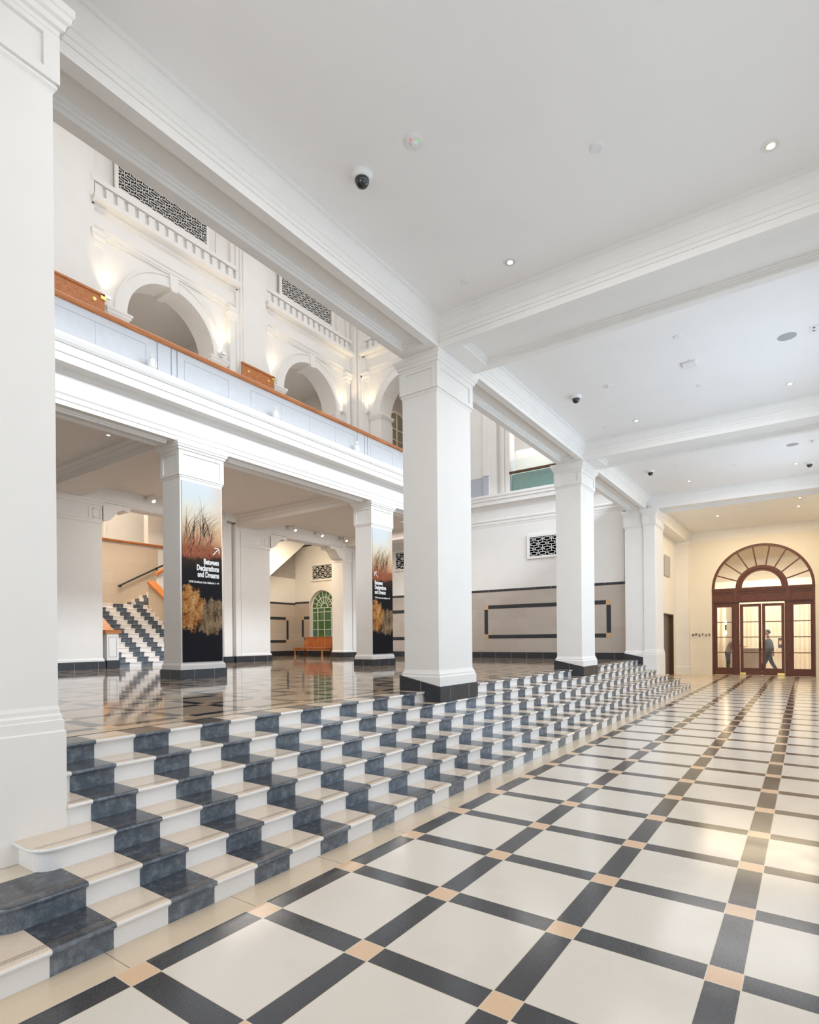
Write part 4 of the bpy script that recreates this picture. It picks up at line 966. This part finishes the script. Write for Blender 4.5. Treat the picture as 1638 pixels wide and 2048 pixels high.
def leaf(name, x0, x1, zt, st, glass_w, rail=.30, top=.11):
    e = empty(name, (0, 0, 0)); e.parent = door
    b = MB(); g0, g1 = glass_w
    b.box(x0, g0, -.03, .03, .006, zt); b.box(g1, x1, -.03, .03, .006, zt); b.box(g0, g1, -.03, .03, .006, rail); b.box(g0, g1, -.03, .03, zt - top, zt)
    o = build('stiles', b, 'darkwood', e)
    for z in (.95, 1.60, 2.24):
        q = MB(); q.box(g0, g1, -.022, .022, z - .018, z + .018); build('glazing_bar', q, 'darkwood', e)
    q = MB(); q.box(g0, g1, -.004, .004, rail, zt - top); build('glass_pane', q, 'glass', e)
    return e
def flat_leaf(*a, **k):
    e = leaf(*a, **k); return e
L1 = leaf('door_leaf', -.78, -.015, 2.99, 0, (-.665, -.11)); L2 = leaf('door_leaf', .015, .79, 2.99, 0, (.125, .685))
leaf('sidelight', -1.76, -1.05, 3.06, 0, (-1.63, -1.08), .30, .18); leaf('sidelight', 1.05, 1.76, 3.06, 0, (1.10, 1.66), .30, .16)
for e, x in ((L1, -.70), (L2, .66)):
    b = MB(); b.box(x - .12 if x > 0 else x - .10, x + .12, -.036, -.028, .02, .11); build('brass_plate', b, 'brass', e)
for e, x in ((L1, -.06), (L2, .06)):
    b = MB(); b.tube([(x, -.03, 1.05), (x, -.07, 1.07), (x, -.07, 1.38), (x, -.03, 1.40)], .012, 8); build('pull_handle', b, 'black', e)

# wall lettering
sg = empty('wall_sign', (-1.03, YD, 1.66), label='six small dark raised letters spaced along the cream wall left of the arched door', cat='sign')
for i, ch in enumerate('ODETTE'):
    text_obj('letter', ch, .118, 'CENTER', .003, 'letters', sg, (-.33 + i * .128, -.035, (0, .03, -.01, .02, -.02, .01)[i] + .01), .95, .02)

# restaurant behind the door
rs = MB(); rs.box(-2.6, 4.8, 26.35, 31.0, -.2, 0); struct('floor', rs, 'desk')
rb = MB(); rb.box(-2.6, -2.4, 26.35, 31.0, 0, 6.4); rb.box(4.6, 4.8, 26.35, 31.0, 0, 6.4); rb.box(-2.6, 4.8, 30.8, 31.0, 0, 6.4); struct('wall_restaurant', rb, 'warm_lit')
rc = MB(); rc.box(-2.6, 4.8, 26.35, 31.0, 6.2, 6.4); struct('ceiling', rc, 'warm_lit')
pel = MB(); pel.box(-2.4, 4.6, 30.0, 30.15, 3.9, 4.3); struct('trim_15', pel, 'warm_lit')
def curtain(name, x0, x1, y, z0, z1, lab, amp=.05, wl=.17):
    b = MB(); n = int((x1 - x0) / wl * 8); rings = []
    for i in range(n + 1):
        x = x0 + (x1 - x0) * i / n; yy = y + amp * math.sin(2 * PI * (x - x0) / wl)
        rings.append([(x, yy, z0), (x, yy, z1), (x, yy + .006, z1), (x, yy + .006, z0)])
    b.loft(rings); o = build(name, b, 'sheer', smooth=False); tag(o, lab, 'curtain'); return o
curtain('curtain', -.25, 4.5, 30.3, .02, 4.0, 'pale pleated curtain across the back of the restaurant behind the doors')
curtain('curtain', -2.2, -.35, 28.6, .02, 3.9, 'grey-beige pleated curtain seen through the left sidelight', .06, .22)
rd = empty('reception_desk', (.80, 28.35, 0), label='pale ribbed reception desk behind the left door leaf', cat='desk')
b = MB(); b.box(-.45, .42, -.25, .30, .0, 1.05); build('body', b, 'desk', rd)
b = MB()
for i in range(15): b.lathe([(.025, .02), (.025, 1.03)], (-.43 + i * .06, -.26, 0), 8)
build('ribs', b, 'desk', rd)
b = MB(); b.box(-.50, .47, -.31, .33, 1.05, 1.10); build('top', b, 'desk', rd)
pc = empty('framed_picture', (1.74, 29.9, 1.08), label='small dark framed picture on the back wall right of the walking man', cat='picture')
b = MB(); b.box(-.11, .11, -.02, .0, 0, .46); build('frame', b, 'black', pc)
b = MB(); b.box(-.07, .07, -.026, -.018, .16, .34); build('print', b, 'peach', pc)
sn = empty('wall_sconce', (-.35, 28.4, 2.05), label='slim lit wall sconce seen through the left sidelight', cat='sconce')
b = MB(); b.box(-.03, .03, -.02, .03, -.12, .12); build('backplate', b, 'black', sn)
for z in (.15, -.33): b = MB(); b.lathe([(.035, 0), (.04, .04), (.04, .15), (.02, .18)], (0, -.05, z), 12); build('bulb', b, 'lampwarm', sn)
ll = bpy.data.lights.new('restaurant_light', 'AREA'); 
bpy.data.lights.remove(ll)

# people
def skin_obj(name, verts, edges, radii, mat, parent=None, sub=2, root=0):
    me = bpy.data.meshes.new(name); me.from_pydata(verts, edges, []); me.materials.append(M[mat])
    o = bpy.data.objects.new(name, me); COL.objects.link(o)
    sk_ = o.modifiers.new('skin', 'SKIN'); sk_.use_smooth_shade = True
    for v, r_ in zip(me.skin_vertices[0].data, radii): v.radius = r_ if isinstance(r_, tuple) else (r_, r_)
    me.skin_vertices[0].data[root].use_root = True
    ss = o.modifiers.new('sub', 'SUBSURF'); ss.levels = sub; ss.render_levels = sub
    if parent: o.parent = parent
    return o
def chain(vs, es, rs, pts, start=None):
    prev = start
    for p, r_ in pts:
        vs.append(p); rs.append(r_); i = len(vs) - 1
        if prev is not None: es.append((prev, i))
        prev = i
    return prev
def head_mb(face, H):
    # ellipsoid skull with jaw, nose, ears; facing -x when face = -1
    b = MB(); rings = []
    for i in range(13):
        t = -1 + 2 * i / 12; z = t * H / 2; rr = math.sqrt(max(0.0, 1 - t * t)) * H * .36 + .001
        jaw = .86 if t < -.35 else 1.0
        rings.append([(math.cos(2 * PI * k / 20) * rr * 1.16 * jaw + (face * .012 if t < -.3 else 0), math.sin(2 * PI * k / 20) * rr * .92 * jaw, z) for k in range(20)])
    b.loft(rings)
    b.loft([[(face * H * .36, -.012, .02), (face * H * .36, .012, .02), (face * H * .40, .004, .03), (face * H * .40, -.004, .03)], [(face * H * .38, -.02, -.035), (face * H * .38, .02, -.035), (face * H * .52, .008, -.03), (face * H * .52, -.008, -.03)]])
    for s in (-1, 1): b.lathe([(.012, -.008), (.032, -.004), (.03, .006), (.01, .008)], (-face * .01, s * H * .335, -.005), 12, 'y')
    return b
def hair_mb(face, H):
    b = MB(); rings = []
    for i in range(10):
        t = min(-.35 + 1.37 * i / 9, .999); z = t * H / 2 * 1.05; rr = math.sqrt(max(0.0, 1 - t * t)) * H * .372 + .002
        rg = []
        for k in range(24):
            x = math.cos(2 * PI * k / 24) * rr * 1.17; y = math.sin(2 * PI * k / 24) * rr * .95
            f = max(0.0, x * face / (H * .42)); g = (1 - max(0, t)) ** 1.0
            rg.append((x - face * .010 * (1 - f) - face * f * .05 * g, y * (1 - .15 * f * g), z + f * g * H * .42))
        rings.append(rg)
    b.loft(rings); return b
def fingers(vs, es, rs, wrist, d, side, bend=.4):
    # palm and five separate finger chains from a wrist vertex
    w = Vector(vs[wrist]); d = Vector(d).normalized(); s = Vector(side).normalized(); nrm = d.cross(s)
    vs.append(tuple(w + d * .055)); rs.append((.020, .038)); palm = len(vs) - 1; es.append((wrist, palm))
    for i, L in enumerate((.070, .082, .078, .062)):
        off = s * ((i - 1.5) * .019); p = w + d * .09 + off
        chain(vs, es, rs, [(tuple(p), .0095), (tuple(p + d * L * .5 + nrm * bend * .02), .0085), (tuple(p + d * L * .9 + nrm * bend * .06), .007)], palm)
    p = w + d * .04 - s * .04
    chain(vs, es, rs, [(tuple(p), .011), (tuple(p + d * .035 - s * .015 + nrm * .01), .009), (tuple(p + d * .06 - s * .018 + nrm * .02), .0075)], palm)
def walker(loc, label):
    r = empty('person', loc, label=label, cat='person')
    # body (skin): head neck, hands; facing -x, mid stride
    vs, es, rs = [], [], []
    chain(vs, es, rs, [((0, 0, .95), (.10, .08)), ((0, 0, 1.15), (.09, .07)), ((-.01, 0, 1.34), (.10, .07)), ((-.015, 0, 1.45), (.065, .065)), ((-.035, 0, 1.62), .052)])
    for s, ft in ((-1, -.30), (1, .32)):
        chain(vs, es, rs, [((0, s * .09, .88), .095), ((ft * .35 - .03, s * .095, .50), .065), ((ft * .9, s * .10, .10), .045), ((ft * .9 - .12, s * .11, .04), .035)], 0)
    for s, sw in ((-1, .16), (1, -.22)):
        e = chain(vs, es, rs, [((-.01, s * .17, 1.40), .055), ((.03 + sw * .4, s * .23, 1.13), .042), ((sw, s * .22, .90), .030)], 2)
        fingers(vs, es, rs, e, (sw * .2 - .02, 0, -1), (1, 0, 0))
    b = skin_obj('body', vs, es, rs, 'skin', r)
    # trousers and jacket over it
    vs, es, rs = [], [], []
    chain(vs, es, rs, [((0, 0, 1.06), (.15, .115)), ((0, 0, .88), (.165, .125))])
    for s, ft in ((-1, -.30), (1, .32)):
        chain(vs, es, rs, [((0, s * .09, .80), .112), ((ft * .35 - .03, s * .095, .50), .082), ((ft * .88, s * .10, .13), .064)], 1)
    skin_obj('trousers', vs, es, rs, 'trousers', r)
    vs, es, rs = [], [], []
    chain(vs, es, rs, [((.01, 0, .76), (.20, .165)), ((.01, 0, .98), (.19, .145)), ((0, 0, 1.2), (.185, .130)), ((-.01, 0, 1.37), (.20, .125)), ((-.015, 0, 1.48), (.10, .095))])
    for s, sw in ((-1, .16), (1, -.22)):
        chain(vs, es, rs, [((-.01, s * .17, 1.40), .070), ((.03 + sw * .4, s * .235, 1.13), .060), ((sw * .95, s * .225, .95), .047)], 3)
    skin_obj('jacket', vs, es, rs, 'suit', r)
    h = build('head', head_mb(-1, .24), 'skin', r, smooth=True); h.location = (-.055, 0, 1.70)
    hh = build('hair', hair_mb(-1, .24), 'hair', r, smooth=True); hh.location = (-.050, 0, 1.705)
    for s, ft in ((-1, -.30), (1, .32)):
        q = MB(); q.loft([[(ft * .9 - .18, s * .10 - .04, z), (ft * .9 + .08, s * .10 - .045, z), (ft * .9 + .08, s * .10 + .045, z), (ft * .9 - .18, s * .10 + .04, z)] for z in (0, .05)] + [[(ft * .9 - .10, s * .10 - .03, .09), (ft * .9 + .06, s * .10 - .035, .09), (ft * .9 + .06, s * .10 + .035, .09), (ft * .9 - .10, s * .10 + .03, .09)]]); build('shoe', q, 'black', r)
    return r
walker((1.40, 26.98, 0), 'man in a grey jacket and dark trousers walking left behind the right door leaf').scale = (1.05, 1.05, 1.05)
def leaner(loc, label):
    r = empty('person', loc, label=label, cat='person')
    vs, es, rs = [], [], []
    chain(vs, es, rs, [((0, 0, .95), (.10, .08)), ((.06, 0, 1.15), (.09, .07)), ((.16, 0, 1.34), (.10, .07)), ((.22, 0, 1.43), (.06, .06)), ((.29, 0, 1.52), .05)])
    for s in (-1, 1): chain(vs, es, rs, [((0, s * .09, .88), .095), ((.02, s * .10, .50), .065), ((0, s * .10, .09), .045), ((.12, s * .10, .04), .035)], 0)
    for s in (-1, 1):
        e = chain(vs, es, rs, [((.18, s * .17, 1.38), .055), ((.42, s * .22, 1.22), .042), ((.66, s * .16, 1.17), .030)], 2)
        fingers(vs, es, rs, e, (1, 0, -.1), (0, 1, 0))
    skin_obj('body', vs, es, rs, 'skin', r)
    vs, es, rs = [], [], []
    chain(vs, es, rs, [((0, 0, .76), (.20, .16)), ((.03, 0, .98), (.185, .14)), ((.09, 0, 1.2), (.185, .130)), ((.17, 0, 1.37), (.19, .125)), ((.23, 0, 1.46), (.095, .09))])
    for s in (-1, 1): chain(vs, es, rs, [((.18, s * .18, 1.38), .072), ((.42, s * .225, 1.22), .056), ((.60, s * .17, 1.18), .044)], 3)
    skin_obj('jacket', vs, es, rs, 'greyjacket', r)
    vs, es, rs = [], [], []
    chain(vs, es, rs, [((0, 0, 1.04), (.15, .115)), ((0, 0, .88), (.16, .125))])
    for s in (-1, 1): chain(vs, es, rs, [((0, s * .09, .80), .110), ((.02, s * .10, .50), .08), ((0, s * .10, .12), .062)], 1)
    skin_obj('trousers', vs, es, rs, 'trousers', r)
    h = build('head', head_mb(1, .235), 'skin', r, smooth=True); h.location = (.33, 0, 1.59); h.rotation_euler = (0, .35, 0)
    hh = build('hair', hair_mb(1, .235), 'hair', r, smooth=True); hh.location = (.325, 0, 1.597); hh.rotation_euler = (0, .35, 0)
    for s in (-1, 1):
        q = MB(); q.loft([[(-.08, s * .10 - .04, z), (.18, s * .10 - .04, z), (.18, s * .10 + .04, z), (-.08, s * .10 + .04, z)] for z in (0, .05)] + [[(-.06, s * .10 - .03, .09), (.10, s * .10 - .03, .09), (.10, s * .10 + .03, .09), (-.06, s * .10 + .03, .09)]]); build('shoe', q, 'black', r)
leaner((-.24, 28.05, 0), 'person in a grey jacket leaning over the reception desk, partly behind the door post')

# lift doorway and wall speaker in the last bay
lf = empty('door_2', (-1.97, 23.7, 0), PI / 2, kind='structure')
for x0, x1 in ((-1.19, .0), (.01, 1.24)):
    b = MB(); b.box(x0, x1, .16, .20, 0, 2.56); build('lift_leaf', b, 'lift', lf)
b = MB(); b.box(-1.25, -1.19, .0, .28, 0, 2.58); b.box(1.24, 1.28, 0, .28, 0, 2.58); b.box(-1.25, 1.28, .0, .28, 2.56, 2.60); build('lift_frame', b, 'bronze', lf)
b = MB(); b.loft([[(-.52, y, -.42), (.52, y, -.42), (.56, y, -.36), (.56, y, .36), (.52, y, .42), (-.52, y, .42), (-.56, y, .36), (-.56, y, -.36)] for y in (-.03, .02)])
o = build('wall_speaker', b, 'greyplastic'); o.location = (-1.96, 23.60, 4.55); o.rotation_euler = (0, 0, PI / 2)
tag(o, 'grey rectangular speaker panel high on the wall past the end pier', 'speaker')
